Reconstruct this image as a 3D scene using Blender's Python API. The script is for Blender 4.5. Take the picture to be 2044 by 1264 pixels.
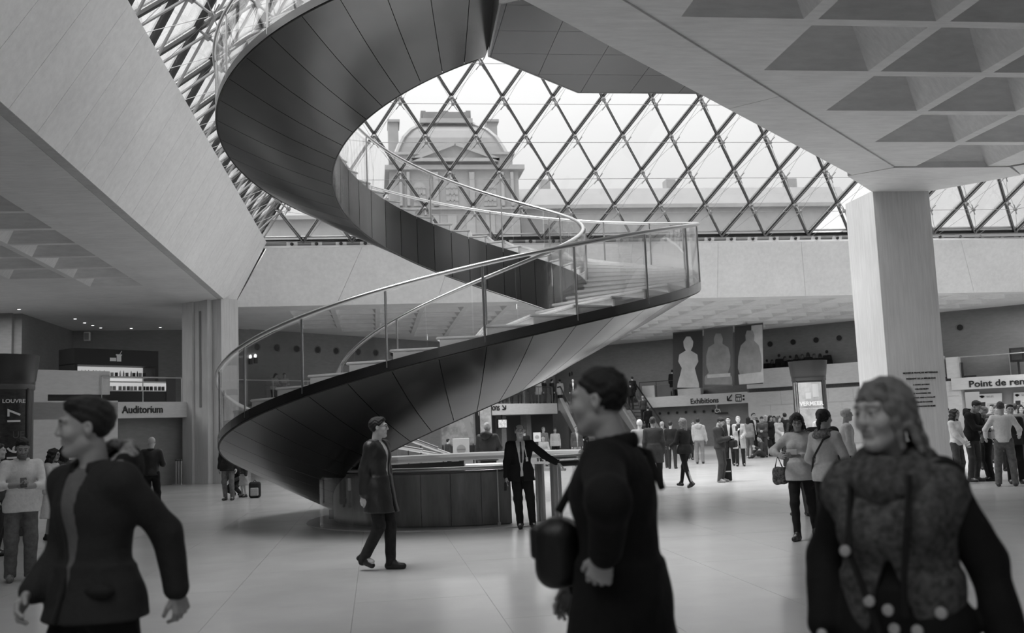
import bpy, bmesh, math, random
import numpy as np
from mathutils import Vector, Matrix
random.seed(7); RNG = np.random.default_rng(7)
SC = bpy.context.scene; COL = SC.collection
for o in list(bpy.data.objects): bpy.data.objects.remove(o)
PI = math.pi; R = math.radians
# ---------------------------------------------------------------- camera, sky, lamps, exposure
FPX = 1982.3; YAW = 0.139642; PIT = 0.1119757; ROL = -0.0404677; EYE = 1.63
_f = Vector((math.sin(YAW)*math.cos(PIT), math.cos(YAW)*math.cos(PIT), math.sin(PIT)))
_r = Vector((math.cos(YAW), -math.sin(YAW), 0)); _u = _r.cross(_f)
_r2 = math.cos(ROL)*_r + math.sin(ROL)*_u; _u2 = -math.sin(ROL)*_r + math.cos(ROL)*_u
cam = bpy.data.cameras.new('camera'); co = bpy.data.objects.new('camera', cam); COL.objects.link(co)
M4 = Matrix(((_r2.x, _u2.x, -_f.x, 0), (_r2.y, _u2.y, -_f.y, 0), (_r2.z, _u2.z, -_f.z, EYE), (0, 0, 0, 1)))
co.matrix_world = M4
cam.sensor_width = 36; cam.sensor_fit = 'HORIZONTAL'; cam.lens = FPX/2044*36; cam.clip_end = 800; cam.clip_start = .05
cam.dof.use_dof = True; cam.dof.focus_distance = 19.0; cam.dof.aperture_fstop = 2.0
SC.camera = co
W = bpy.data.worlds.new('overcast_sky'); SC.world = W; W.use_nodes = True
_n = W.node_tree.nodes; _bg = _n['Background']; _bg.inputs[0].default_value = (1, 1, 1, 1); _bg.inputs[1].default_value = 1.0
# overcast sky: brighter towards the zenith all round, as an overcast sky is
_L = W.node_tree.links; _tc = _n.new('ShaderNodeTexCoord'); _sx = _n.new('ShaderNodeSeparateXYZ'); _mr = _n.new('ShaderNodeMapRange'); _L.new(_tc.outputs['Generated'], _sx.inputs[0]); _L.new(_sx.outputs[2], _mr.inputs[0])
_mr.inputs[1].default_value = 0; _mr.inputs[2].default_value = 1; _mr.inputs[3].default_value = .22; _mr.inputs[4].default_value = 1.80; _L.new(_mr.outputs[0], _bg.inputs[1])
SC.view_settings.view_transform = 'Standard'; SC.view_settings.look = 'None'; SC.view_settings.exposure = 0.52; SC.view_settings.gamma = 1
SC.view_settings.use_curve_mapping = False
SC.cycles.max_bounces = 10; SC.cycles.diffuse_bounces = 5; SC.cycles.glossy_bounces = 4; SC.cycles.transparent_max_bounces = 28
SC.cycles.caustics_reflective = False; SC.cycles.caustics_refractive = False; SC.cycles.sample_clamp_indirect = 4
sun = bpy.data.lights.new('sun', 'SUN'); sun.energy = 5.2; sun.angle = R(50); sun.color = (1, 1, 1)
so = bpy.data.objects.new('sun', sun); COL.objects.link(so); so.rotation_euler = Vector((.30, .12, -1)).to_track_quat('-Z', 'Y').to_euler()
def area(name, x, y, z, sx, sy, e, rot=(0, 0, 0)):
    l = bpy.data.lights.new(name, 'AREA'); l.shape = 'RECTANGLE'; l.size = sx; l.size_y = sy; l.energy = e; l.color = (1, 1, 1)
    o = bpy.data.objects.new(name, l); COL.objects.link(o); o.location = (x, y, z); o.rotation_euler = rot; return o
# the hall's own ceiling floodlights under the side galleries (above the crowd and the mezzanines), plus one added fill at the front
area('gallery_and_fill_lamp', 10, 50, 6.95, 14, 3, 330); area('gallery_and_fill_lamp', 20, 49, 6.95, 10, 3, 240); area('gallery_and_fill_lamp', 12.6, 60, 6.95, 6, 5, 300)
area("gallery_and_fill_lamp", -13, 24, 6.95, 3, 16, 40); area('gallery_and_fill_lamp', -13, 10, 6.95, 3, 8, 15); area('gallery_and_fill_lamp', -14, 38, 6.9, 3, 5, 200)
area('gallery_and_fill_lamp', 33, 40, 6.95, 3, 14, 500)
area('gallery_and_fill_lamp', -1.5, .5, 6.9, 6, 4, 110); area('passage_lamp', 17.5, 76, 6.8, 3, 8, 160)  # first one is an added fill lamp that brightens the nearest walkers
def ray(px, py): return _f + _r2*((px-1022)/FPX) - _u2*((py-632)/FPX)
def atz(px, py, z): d = ray(px, py); return d*((z-EYE)/d.z) + Vector((0, 0, EYE))
def atY(px, py, Y): d = ray(px, py); return d*(Y/d.y) + Vector((0, 0, EYE))
def onp(px, py, a, b, c): d = ray(px, py); return d*(c/(a*d.x+b*d.y)) + Vector((0, 0, EYE))
# ---------------------------------------------------------------- materials (the photograph is monochrome: every colour is a grey)
MC = {}
def mat(key, v, rough=.6, metal=0, bump=0, scale=20, var=0, stretch=(1, 1, 1), spec=.5, vscale=None, emit=0, coat=0, attr=None):
    if key in MC: return MC[key]
    m = bpy.data.materials.new(key); m.use_nodes = True; nt = m.node_tree; N = nt.nodes; L = nt.links; b = N['Principled BSDF']
    b.inputs['Base Color'].default_value = (v, v, v, 1); b.inputs['Roughness'].default_value = rough; b.inputs['Metallic'].default_value = metal
    b.inputs['Specular IOR Level'].default_value = spec
    if coat: b.inputs['Coat Weight'].default_value = coat; b.inputs['Coat Roughness'].default_value = .1
    src = None
    if var or bump:
        g = N.new('ShaderNodeNewGeometry') if vscale != 'obj' else N.new('ShaderNodeTexCoord')
        mp = N.new('ShaderNodeMapping'); mp.inputs['Scale'].default_value = stretch
        L.new(g.outputs['Position' if vscale != 'obj' else 'Object'], mp.inputs[0])
        t = N.new('ShaderNodeTexNoise'); t.inputs['Scale'].default_value = scale; t.inputs['Detail'].default_value = 4; t.inputs['Roughness'].default_value = .6
        L.new(mp.outputs[0], t.inputs[0])
        if var:
            r = N.new('ShaderNodeMapRange'); r.inputs[1].default_value = .25; r.inputs[2].default_value = .75
            r.inputs[3].default_value = v*(1-var); r.inputs[4].default_value = min(1, v*(1+var)); L.new(t.outputs[0], r.inputs[0]); src = r.outputs[0]
        if bump:
            bp = N.new('ShaderNodeBump'); bp.inputs['Strength'].default_value = bump; bp.inputs['Distance'].default_value = .02
            L.new(t.outputs[0], bp.inputs['Height']); L.new(bp.outputs[0], b.inputs['Normal'])
    if attr:
        a = N.new('ShaderNodeAttribute'); a.attribute_name = attr; mu = N.new('ShaderNodeMath'); mu.operation = 'MULTIPLY'
        if src: L.new(src, mu.inputs[0])
        else: mu.inputs[0].default_value = v
        L.new(a.outputs['Fac'], mu.inputs[1]); src = mu.outputs[0]
    if src: L.new(src, b.inputs['Base Color'])
    if emit: b.inputs['Emission Color'].default_value = (v, v, v, 1); b.inputs['Emission Strength'].default_value = emit
    MC[key] = m; return m
def concrete(key, v, stretch=(1, 1, 1), scale=1.2, var=.16):
    """board-marked concrete: broad clouds and fine grain drawn out along the boards"""
    if key in MC: return MC[key]
    m = bpy.data.materials.new(key); m.use_nodes = True; nt = m.node_tree; N = nt.nodes; L = nt.links; b = N['Principled BSDF']
    b.inputs['Roughness'].default_value = .55; b.inputs['Specular IOR Level'].default_value = .35
    g = N.new('ShaderNodeNewGeometry'); mp = N.new('ShaderNodeMapping'); mp.inputs['Scale'].default_value = stretch; L.new(g.outputs['Position'], mp.inputs[0])
    t = N.new('ShaderNodeTexNoise'); t.inputs['Scale'].default_value = scale*6; t.inputs['Detail'].default_value = 6; t.inputs['Roughness'].default_value = .65; L.new(mp.outputs[0], t.inputs[0])
    t2 = N.new('ShaderNodeTexNoise'); t2.inputs['Scale'].default_value = scale*.6; t2.inputs['Detail'].default_value = 3; L.new(g.outputs['Position'], t2.inputs[0])
    mx = N.new('ShaderNodeMix'); mx.data_type = 'FLOAT'; mx.inputs[0].default_value = .4; L.new(t.outputs[0], mx.inputs[2]); L.new(t2.outputs[0], mx.inputs[3])
    r = N.new('ShaderNodeMapRange'); r.inputs[1].default_value = .3; r.inputs[2].default_value = .7; r.inputs[3].default_value = v*(1-var); r.inputs[4].default_value = v*(1+var); L.new(mx.outputs[0], r.inputs[0])
    L.new(r.outputs[0], b.inputs['Base Color'])
    bp = N.new('ShaderNodeBump'); bp.inputs['Strength'].default_value = .12; bp.inputs['Distance'].default_value = .02; L.new(t.outputs[0], bp.inputs['Height']); L.new(bp.outputs[0], b.inputs['Normal'])
    MC[key] = m; return m
def glass_mat(key, refl=.5, tint=.93, rough=.01, power=3.0):
    m = bpy.data.materials.new(key); m.use_nodes = True; nt = m.node_tree; N = nt.nodes; L = nt.links; N.remove(N['Principled BSDF'])
    o = N['Material Output']; tr = N.new('ShaderNodeBsdfTransparent'); tr.inputs[0].default_value = (tint, tint, tint, 1)
    gl = N.new('ShaderNodeBsdfGlossy'); gl.inputs['Roughness'].default_value = rough; gl.inputs[0].default_value = (1, 1, 1, 1)
    fr = N.new('ShaderNodeFresnel'); fr.inputs[0].default_value = 1.45; mu = N.new('ShaderNodeMath'); mu.operation = 'MULTIPLY'; mu.inputs[1].default_value = refl; L.new(fr.outputs[0], mu.inputs[0])
    mx = N.new('ShaderNodeMixShader'); L.new(mu.outputs[0], mx.inputs[0]); L.new(tr.outputs[0], mx.inputs[1]); L.new(gl.outputs[0], mx.inputs[2]); L.new(mx.outputs[0], o.inputs[0])
    MC[key] = m; return m
CON = concrete('board_marked_concrete', .62, (.25, 2, 2)); CONV = concrete('vertical_board_concrete', .62, (3, 3, .15)); CONS = concrete('smooth_concrete', .85, (1, 1, 1), 1, .10)
COND = concrete('grey_stone_wall', .22, (.4, .4, 1.5)); CONSOF = concrete('soffit_concrete', .66, (.3, 1.6, 1)); CONL = concrete('pale_stone_wall', .62, (.5, .5, 2), 1, .12)
GLASS = glass_mat('stair_glass', .38, .97); PANE = glass_mat('pyramid_glass', .5, .97)
STEEL = mat('brushed_steel', .62, .28, 1); DSTEEL = mat('dark_steel', .12, .4, .7); BAR = mat('pyramid_bar_steel', .025, .45, .5); TUBE = mat('pyramid_tube_steel', .26, .4, .3); TUBED = mat('pyramid_tube_shaded_steel', .13, .4, .3)  # TUBED: far-face copy of the tube steel, shade put into its colour
PANEL = mat('stair_panel_metal', .19, .24, 1.0, var=.08, scale=1.5); STRING = mat('stringer_metal', .09, .4, .5)
STONE = mat('pale_step_stone', .8, .5, var=.08, scale=8); BLACK = mat('black_paint', .012, .5); DARK = mat('dark_metal', .035, .45)
WHITE = mat('white_paint', .8, .5); LETTER = mat('black_lettering', .01, .6); PALELETTER = mat('white_lettering', .8, .6)
# ---------------------------------------------------------------- helpers
def tag(o, label=None, cat=None, group=None, kind=None):
    if label: o['label'] = label
    if cat: o['category'] = cat
    if group: o['group'] = group
    if kind: o['kind'] = kind
    return o
def empty(name, loc=(0, 0, 0), rz=0, **k):
    o = bpy.data.objects.new(name, None); COL.objects.link(o); o.location = loc; o.rotation_euler = (0, 0, rz); o.empty_display_size = .1
    return tag(o, **k)
def link(name, me, m=None, parent=None, loc=None, rz=0):
    o = bpy.data.objects.new(name, me); COL.objects.link(o)
    if m is not None and not me.materials: me.materials.append(m)
    if parent: o.parent = parent
    if loc is not None: o.location = loc
    if rz: o.rotation_euler = (0, 0, rz)
    return o
class MB:
    """collects simple solids and links them as ONE mesh object"""
    def __init__(s): s.v = []; s.f = []
    def add(s, vs, fs):
        b = len(s.v); s.v += [tuple(v) for v in vs]; s.f += [tuple(b+i for i in f) for f in fs]; return s
    def box(s, c, d, rz=0):
        x, y, z = d[0]/2, d[1]/2, d[2]/2; ca, sa = math.cos(rz), math.sin(rz)
        vs = [(c[0]+ca*a-sa*b_, c[1]+sa*a+ca*b_, c[2]+e) for e in (-z, z) for a, b_ in ((-x, -y), (x, -y), (x, y), (-x, y))]
        return s.add(vs, [(3, 2, 1, 0), (4, 5, 6, 7), (0, 1, 5, 4), (1, 2, 6, 5), (2, 3, 7, 6), (3, 0, 4, 7)])
    def prism(s, pts, z0, z1):
        """vertical prism over a plan polygon given counter-clockwise"""
        n = len(pts); vs = [(p[0], p[1], z0) for p in pts]+[(p[0], p[1], z1) for p in pts]
        return s.add(vs, [tuple(range(n-1, -1, -1)), tuple(range(n, 2*n))]+[(i, (i+1) % n, n+(i+1) % n, n+i) for i in range(n)])
    def slab(s, quad, n):
        """thick plate: quad of 4 (or more) 3D points pushed along vector n"""
        k = len(quad); q = [Vector(p) for p in quad]; n = Vector(n); vs = q+[p+n for p in q]
        return s.add(vs, [tuple(range(k-1, -1, -1)), tuple(range(k, 2*k))]+[(i, (i+1) % k, k+(i+1) % k, k+i) for i in range(k)])
    def tube(s, pts, r, seg=8, cap=True, closed=False, rr=None):
        pts = [Vector(p) for p in pts]; n = len(pts); rings = []
        up = Vector((0, 0, 1))
        for i, p in enumerate(pts):
            a = pts[i-1] if i else p; c = pts[i+1] if i < n-1 else p; t = (c-a).normalized()
            x = t.cross(up)
            if x.length < 1e-3: x = t.cross(Vector((1, 0, 0)))
            x.normalize(); y = t.cross(x); ri = rr[i] if rr else r
            rings.append([p+x*(math.cos(2*PI*j/seg)*ri)+y*(math.sin(2*PI*j/seg)*ri) for j in range(seg)])
        vs = [v for g in rings for v in g]
        fs = [(i*seg+j, i*seg+(j+1) % seg, (i+1)*seg+(j+1) % seg, (i+1)*seg+j) for i in range(n-1) for j in range(seg)]
        if cap: fs += [tuple(range(seg-1, -1, -1)), tuple((n-1)*seg+j for j in range(seg))]
        return s.add(vs, fs)
    def bar(s, a, b, w, h, up=(0, 0, 1)):
        a = Vector(a); b = Vector(b); t = (b-a).normalized(); x = t.cross(Vector(up)).normalized(); y = x.cross(t)
        return s.add([p+x*(i*w/2)+y*(j*h/2) for p in (a, b) for i, j in ((-1, -1), (1, -1), (1, 1), (-1, 1))],
                     [(3, 2, 1, 0), (4, 5, 6, 7), (0, 1, 5, 4), (1, 2, 6, 5), (2, 3, 7, 6), (3, 0, 4, 7)])
    def lathe(s, prof, c=(0, 0, 0), seg=24):
        vs = [(c[0]+r*math.cos(2*PI*j/seg), c[1]+r*math.sin(2*PI*j/seg), c[2]+z) for r, z in prof for j in range(seg)]; n = len(prof)
        fs = [(i*seg+j, i*seg+(j+1) % seg, (i+1)*seg+(j+1) % seg, (i+1)*seg+j) for i in range(n-1) for j in range(seg)]
        fs += [tuple(range(seg-1, -1, -1)), tuple((n-1)*seg+j for j in range(seg))]
        return s.add(vs, fs)
    def mesh(s, name, fix=True):
        me = bpy.data.meshes.new(name); me.from_pydata(s.v, [], s.f)
        if fix:
            bm = bmesh.new(); bm.from_mesh(me); bmesh.ops.recalc_face_normals(bm, faces=bm.faces); bm.to_mesh(me); bm.free()
        return me
    def build(s, name, m=None, parent=None, smooth=False, bevel=0, loc=None, rz=0):
        me = s.mesh(name)
        if smooth: me.shade_smooth(); me.set_sharp_from_angle(angle=R(40))
        o = link(name, me, m, parent, loc, rz)
        if bevel: bv = o.modifiers.new('bevel', 'BEVEL'); bv.width = bevel; bv.segments = 2; bv.limit_method = 'ANGLE'
        return o
def S(o, label=None): return tag(o, label, kind='structure')
def text(name, s, size, loc, rx, rz, m, parent=None, depth=.004, align='LEFT', sx=1, bold=0):
    cu = bpy.data.curves.new(name, 'FONT'); cu.body = s; cu.size = size; cu.extrude = depth; cu.align_x = align; cu.offset = bold; cu.resolution_u = 3
    t = bpy.data.objects.new(name, cu); COL.objects.link(t); dg = bpy.context.evaluated_depsgraph_get(); me = bpy.data.meshes.new_from_object(t.evaluated_get(dg))
    bpy.data.objects.remove(t); o = link(name, me, m, parent); me.materials.clear(); me.materials.append(m)
    Rm = Matrix.Rotation(rz, 4, 'Z') @ Matrix.Rotation(rx, 4, 'X') @ Matrix.Diagonal((sx, 1, 1, 1))
    me.transform(Rm); o.location = loc
    return o
# ================================================================ THE SETTING
ZC = 7.05; PX0 = -4.716; PY1 = 40.643; PW = 35.42; ZB = 9.545; PX1 = PX0+PW; PY0 = PY1-PW; PCX = PX0+PW/2; PCY = PY1-PW/2
# floor: base plus large stone tiles with thin joints
flo = S(MB().box((10, 38, -.13), (130, 110, .22)).build('floor', mat('floor_joint', .5, .6)))
FT = mat('polished_floor_stone', .55, .2, var=.10, scale=.7, spec=.6, bump=.015)
TS = 1.3
tm = MB().box((0, 0, -.01), (TS-.003, TS-.003, .02)).mesh('tile'); tm.materials.append(FT)
far = MB(); near_n = 0
cells = [(i, j) for i in range(-26, 44) for j in range(-3, 70)]
cells.sort(key=lambda c: (c[0]*TS-2)**2*1.6+(c[1]*TS-6)**2)
for i, j in cells:
    x, y = i*TS+.4, j*TS+.3
    vis = y > 3 and -.62*y-2 < x < .72*y+2
    if vis and near_n < 290:
        near_n += 1; link('tile', tm, None, flo, (x, y, random.uniform(-.0006, .0006)))
    else: far.box((x, y, -.01), (TS-.003, TS-.003, .02))
tag(far.build('distant_tiles', FT, flo), kind='stuff')
# ---------------- coffers
PIT_C = 1.95; OPN = 1.74
def coffer_mesh(depth=1.0, top=.1):
    a = OPN/2; b = top; m = MB()
    m.add([(-a, -a, 0), (a, -a, 0), (a, a, 0), (-a, a, 0), (-b, -b, depth), (b, -b, depth), (b, b, depth), (-b, b, depth)],
          [(0, 1, 5, 4), (1, 2, 6, 5), (2, 3, 7, 6), (3, 0, 4, 7), (4, 5, 6, 7)])
    a2 = a+.03; b2 = b+.03
    m.add([(-a2, -a2, .03), (a2, -a2, .03), (a2, a2, .03), (-a2, a2, .03), (-b2, -b2, depth+.05), (b2, -b2, depth+.05), (b2, b2, depth+.05), (-b2, b2, depth+.05)],
          [(4, 5, 1, 0), (5, 6, 2, 1), (6, 7, 3, 2), (7, 4, 0, 3), (7, 6, 5, 4)])
    me = m.mesh('coffer'); me.materials.append(CONSOF); return me
CM = coffer_mesh()
def coffered(name, poly, cells, z, m, label=None, top=.0):
    """soffit polygon (plan) with square holes where the coffers go; each coffer is a part"""
    bm = bmesh.new(); ov = [bm.verts.new((p[0], p[1], z)) for p in poly]; ed = [bm.edges.new((ov[i], ov[(i+1) % len(ov)])) for i in range(len(ov))]
    a = OPN/2
    for cx, cy in cells:
        q = [bm.verts.new((cx+i*a, cy+j*a, z)) for i, j in ((-1, -1), (1, -1), (1, 1), (-1, 1))]
        ed += [bm.edges.new((q[i], q[(i+1) % 4])) for i in range(4)]
    bmesh.ops.triangle_fill(bm, edges=ed, use_beauty=True)
    # drop the faces that closed a hole
    kill = []
    cs = np.array(cells) if cells else np.zeros((0, 2))
    for f in bm.faces:
        c = f.calc_center_median()
        if len(cs) and (np.abs(cs-np.array([c.x, c.y])).max(1) < a-.01).any() and all((np.abs(cs-np.array([v.co.x, v.co.y])).max(1) < a+.01).any() for v in f.verts):
            k = np.abs(cs-np.array([c.x, c.y])).max(1).argmin()
            if all(abs(v.co.x-cs[k][0]) < a+.01 and abs(v.co.y-cs[k][1]) < a+.01 for v in f.verts): kill.append(f)
    bmesh.ops.delete(bm, geom=kill, context='FACES')
    bmesh.ops.recalc_face_normals(bm, faces=bm.faces)
    for f in bm.faces:
        if f.normal.z > 0: f.normal_flip()
    me = bpy.data.meshes.new(name); bm.to_mesh(me); bm.free()
    o = S(link(name, me, m), label)
    for cx, cy in cells: link('coffer', CM, None, o, (cx, cy, z))
    return o
# slab under the entrance: a triangle pointing away from the viewer, its tip on the central column
cells = [(12.88+(k-j)*PIT_C, 20.2-OPN/2-j*PIT_C) for j in range(0, 9) for k in range(2*j+1)]
cells = [(x, y) for x, y in cells if -3 < x < 24]
slab_poly = [(-9.2, .0), (12.88-1.6, 20.3), (14.5, 20.3), (34.7, 0)]
ceilr = coffered('ceiling_slab', [(-7.6, 1.0), (11.55, 20.15), (11.9, 20.62), (13.86, 20.62), (14.2, 20.15), (33.4, 1.0)], cells, ZC, CONSOF, 'coffered concrete slab under the entrance platform')
# its edge beams, in lengths with open joints, and the deck over it
def strip(a0, a1, z0, z1, s):   # between the diagonals x-y=-8.6 and -9.95 (mirrored for s=-1)
    f = lambda d, c: ((d+c)/2, (d-c)/2)   # d = x+y , c = x-y
    pts = [f(a0, -8.6), f(a1, -8.6), f(a1, -9.93), f(a0, -9.93)]
    return [(12.9+s*(p[0]-12.9), p[1]) for p in pts]
for s in (1, -1):
    for a0, a1 in ((-7.0, 9.0), (9.02, 22.37), (22.39, 31.56)):
        q = strip(a0, a1, 0, 0, s); q = q if s == 1 else q[::-1]
        link_o = MB().prism(q, ZC-.03, ZC+.35).build('edge_beam', CONSOF, ceilr, bevel=.006)
    q = [((d+c)/2, (d-c)/2) for d, c in ((-7, -9.98), (31.56, -9.98), (31.56, -10.25), (-7, -10.25))]
    q = [(12.9+s*(p[0]-12.9), p[1]) for p in q]
    m = MB(); z = [ZC+.0, ZC+.0, ZC+.16, ZC+.16]
    m.add([(p[0], p[1], zz) for p, zz in zip(q, z)]+[(p[0], p[1], 9.42) for p in q], [(0, 1, 2, 3), (4, 5, 6, 7), (0, 1, 5, 4), (1, 2, 6, 5), (2, 3, 7, 6), (3, 0, 4, 7)])
    m.build('edge_lip', CONS, ceilr)
MB().prism([(-8.6, 1), (11.6, 21.2), (12.1, 22.5), (13.7, 22.5), (14.2, 21.2), (34.4, 1)], ZC+1.0, 9.4).build('deck', CONSOF, ceilr)
MB().prism([(11.52, 20.12), (14.28, 20.12), (15.04, 20.83), (13.66, 22.35), (12.14, 22.35), (10.76, 20.83)], ZC-.03, ZC+1.1).build('capital', CONSOF, ceilr)
# central column with carved inscription
colm = S(MB().box((12.9, 23.07, 3.5), (1.48, 1.44, 7.1)).build('column', CONV, bevel=.01), 'tall square concrete column carved with an inscription')
y = 22.345
for i, (t, z, sz) in enumerate([('Monsieur François Mitterrand', 2.545, .054), ('Président de la République', 2.405, .054), ('a ouvert au public', 2.262, .042), ("l'Aile Richelieu", 2.157, .045),
                ('le 18 novembre 1993', 2.053, .044), ('achevant ainsi la totalité', 1.95, .045), ('du Palais du Louvre', 1.845, .047), ('à la destination de Musée', 1.742, .046)]):
    text('inscription', t.upper(), sz, (13.0, y, z), PI/2, 0, LETTER, colm, .003, 'CENTER', 1.02, .0012)
# ---------------- light well fascias, sloping, cast in bays
def bays(nm, p0, p1, q0, q1, n, th, m, label):
    """sloping fascia between bottom edge p0-p1 and top edge q0-q1, in n cast bays"""
    root = S(empty(nm), label); p0, p1, q0, q1 = map(Vector, (p0, p1, q0, q1)); nn = (p1-p0).cross(q0-p0).normalized()*th
    for i in range(n):
        a, b = i/n, (i+1)/n; e = .0022/1
        P = lambda t: p0.lerp(p1, t); Q_ = lambda t: q0.lerp(q1, t)
        g = .006/(p1-p0).length
        MB().slab([P(a+g), P(b-g), Q_(b-g), Q_(a+g)], nn).build('bay', m, root)
    bk = nn*1.0
    MB().slab([p0+nn*.98, p1+nn*.98, q1+nn*.98, q0+nn*.98], nn*.3).build('backing', m, root)
    return root
bays('wall_left_fascia', (-5.66, 41.4, 7.0), (-5.66, 3.0, 7.0), (-4.2, 40.55, 9.5), (-4.2, 4, 9.5), 29, .3, CONS, 'sloping concrete rim of the light well')
bays('wall_back_fascia', (31.7, 42.3, 7.0), (-5.66, 41.4, 7.0), (30.2, 41.1, 9.28), (-4.2, 40.6, 9.28), 9, .3, CONS, 'sloping concrete rim of the light well')
bays('wall_right_fascia', (31.7, 3, 7.0), (31.7, 42.3, 7.0), (30.2, 4, 9.5), (30.2, 41.1, 9.5), 12, .3, CONS, 'sloping concrete rim of the light well')
S(MB().slab([(-4.3, 40.60, 9.27), (30.3, 41.10, 9.27), (30.3, 41.10, 9.35), (-4.3, 40.60, 9.35)], (0, -.06, 0)).build('trim_1', WHITE), 'thin white ledge moulding under the glass')
tr2 = S(MB().slab([(-4.3, 40.72, 9.3), (30.3, 41.22, 9.3), (30.3, 41.02, 9.53), (-4.3, 40.52, 9.53)], (0, .1, 0)).build('trim_2', mat('ledge_panel', .38, .5)), 'grey strip of the ledge that holds the floodlights')
lm = MB().box((0, 0, 0), (.44, .03, .17)).mesh('plate'); lm.materials.append(WHITE)
dm = MB().lathe([(.02, -.03), (.062, -.04), (.075, -.02), (.05, .0)], seg=12).mesh('lamp_dish'); dm.transform(Matrix.Rotation(R(-70), 4, 'X')); dm.materials.append(DARK)
_t = 'first second third fourth fifth sixth seventh eighth ninth'.split(); ORD = _t+'tenth eleventh twelfth thirteenth fourteenth fifteenth sixteenth seventeenth eighteenth nineteenth'.split()+['twentieth']+['twenty-'+q for q in _t]+['thirtieth']+['thirty-'+q for q in _t]
for i in range(34):
    x = -3.2+i*.984; yy = 40.585+(x+4.3)*.01445
    t = tag(empty('ledge_floodlight', (x, yy, 9.43)), f'small white square floodlight, {ORD[i]} from the left corner of the glass ledge', 'lamp', 'floodlights along the glass ledge')
    p = link('plate', lm, None, t); p.rotation_euler = (R(25), 0, 0); link('lamp_dish', dm, None, t, (0, -.045, -.01))
# ---------------- side and back soffits
L_cells = [(-8.75-i*PIT_C, 35.45-OPN/2-j*PIT_C) for i in range(9) for j in range(15)]
L_cells = [(x, y) for x, y in L_cells if x > -25 and x-y > -43.6-.0 or (x > -9 and y < 35)]
ceill = coffered('ceiling_left', [(-7.4, 1), (-7.4, 41.6), (-6, 51.5), (-29, 51.5), (-29, 1)], L_cells, ZC, CONSOF, 'coffered concrete soffit beside the light well')
MB().prism([(-7.38, 1), (-7.38, 41.9), (-5.90, 41.9), (-5.90, 1)][::-1], ZC-.05, ZC+.3).build('soffit_strip', CONSOF, ceill)
MB().prism([(-5.88, 1), (-5.88, 41.9), (-5.66, 41.4), (-5.66, 1)][::-1], ZC-.06, ZC+.25).build('soffit_lip', concrete('lip_concrete', .46), ceill)
B_cells = [(12.88+(k-j)*PIT_C, 66.0-j*PIT_C) for j in range(0, 12) for k in range(2*j+1)]
B_cells = [(x, y) for x, y in B_cells if y > 43.5 and x-y > -53.4 and x+y < 79 and -4 < x < 32]
ceilb = coffered('ceiling_back', [(-6.2, 41.45), (31.7, 42.35), (40, 42.4), (12.9, 69.6), (-14, 43)], B_cells, ZC+.03, CONSOF, 'coffered concrete soffit behind the light well')
MB().prism([(30.4, 1), (40, 1), (40, 42.4), (31.7, 42.4)], ZC+.01, ZC+.3).build('soffit_right', CONSOF, ceilb)
MB().prism([(12, 68), (22, 60), (22.2, 86), (13, 86)], ZC+.05, ZC+.3).build('passage_soffit', CONL, ceilb)
S(MB().box((8, -6.8, 8.3), (80, .4, 17)).build('wall_front', CONSOF))
S(MB().box((-27.2, 15, 4), (.4, 60, 8)).build('wall_left', COND)); S(MB().box((40.2, 15, 4), (.4, 70, 8)).build('wall_right', COND))
S(MB().box((8, -1.5, 7.3), (80, 10, .4)).build('ceiling_front', CONSOF))
# left column: clustered shafts turned 45 degrees, with a recess
lc = S(empty('column'), 'pale concrete corner column with a vertical recess')
def diag(p, u, v): return (p[0]+.7071*(u+v), p[1]+.7071*(-u+v))   # u runs right-and-nearer, v right-and-farther
P0 = (-7.42, 40.0)
for u0, u1, v0, v1 in ((0, .65, 0, 1.15), (.65, 1.5, .10, 1.15), (1.5, 2.05, .32, 1.12)):
    MB().prism([diag(P0, u0+.006, v0), diag(P0, u1-.006, v0), diag(P0, u1-.006, v1), diag(P0, u0+.006, v1)], 0, 7.02).build('shaft', CONV, lc, bevel=.01)
MB().prism([diag(P0, 1.0, .07), diag(P0, 1.1, .07), diag(P0, 1.1, .11), diag(P0, 1.0, .11)], 2.9, 6.6).build('groove', mat('groove_filler', .25, .8), lc)
# ---------------- diagonal gallery walls
def dwall(nm, c, s0, s1, z0, z1, th, m, side, holes=(), label=None, parent=None, hz=6.2, hr=.17):
    """vertical wall along the diagonal x-y=c (side 'L', s=x+y) or x+y=c (side 'R', s=x-y), with round portholes at the s values"""
    f = (lambda s, o: ((s+c+0)/2-o*.7071, (s-c)/2+o*.7071)) if side == 'L' else (lambda s, o: ((c+s)/2+o*.7071, (c-s)/2+o*.7071))
    m_ = MB().prism([f(s0, 0), f(s1, 0), f(s1, th), f(s0, th)], z0, z1)
    o = m_.build(nm, m, parent)
    if parent is None: S(o, label)
    for s in holes:
        c0 = Vector((*f(s, -.012), hz)); d = Vector((*f(s, .0), hz))-c0; n = d.normalized()
        k = MB(); k.tube([c0, c0+n*.05], hr, 14); k.build('porthole', BLACK, o)
        k = MB(); k.tube([c0-n*.012, c0+n*.02], hr+.05, 14, cap=False); k.build('porthole_rim', COND, o)
    return o
lp = [onp(x, y, 1, -1, -56.8) for x, y in ((513, 692), (552, 695), (592, 697), (634, 699), (671, 701), (715, 703), (750, 704))]
lp = [p.x+p.y for p in lp]; lp += [lp[-1]+1.95*k for k in range(1, 9)]
dwall('wall_left_gallery', -56.8, 43, 82.2, 2.6, ZC+.1, .4, COND, 'L', lp, 'grey stone gallery wall with round portholes')
rp = [p.x-p.y for p in [onp(x, y, 1, 1, 83.5) for x, y in ((1537, 686), (1583, 683), (1629, 679), (1675, 674), (1916, 652))]]
dwall('wall_right_gallery', 83.5, -58, -6, 2.6, ZC+.1, .4, COND, 'R', rp, 'grey stone gallery wall with round portholes', hz=6.2)
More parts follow.
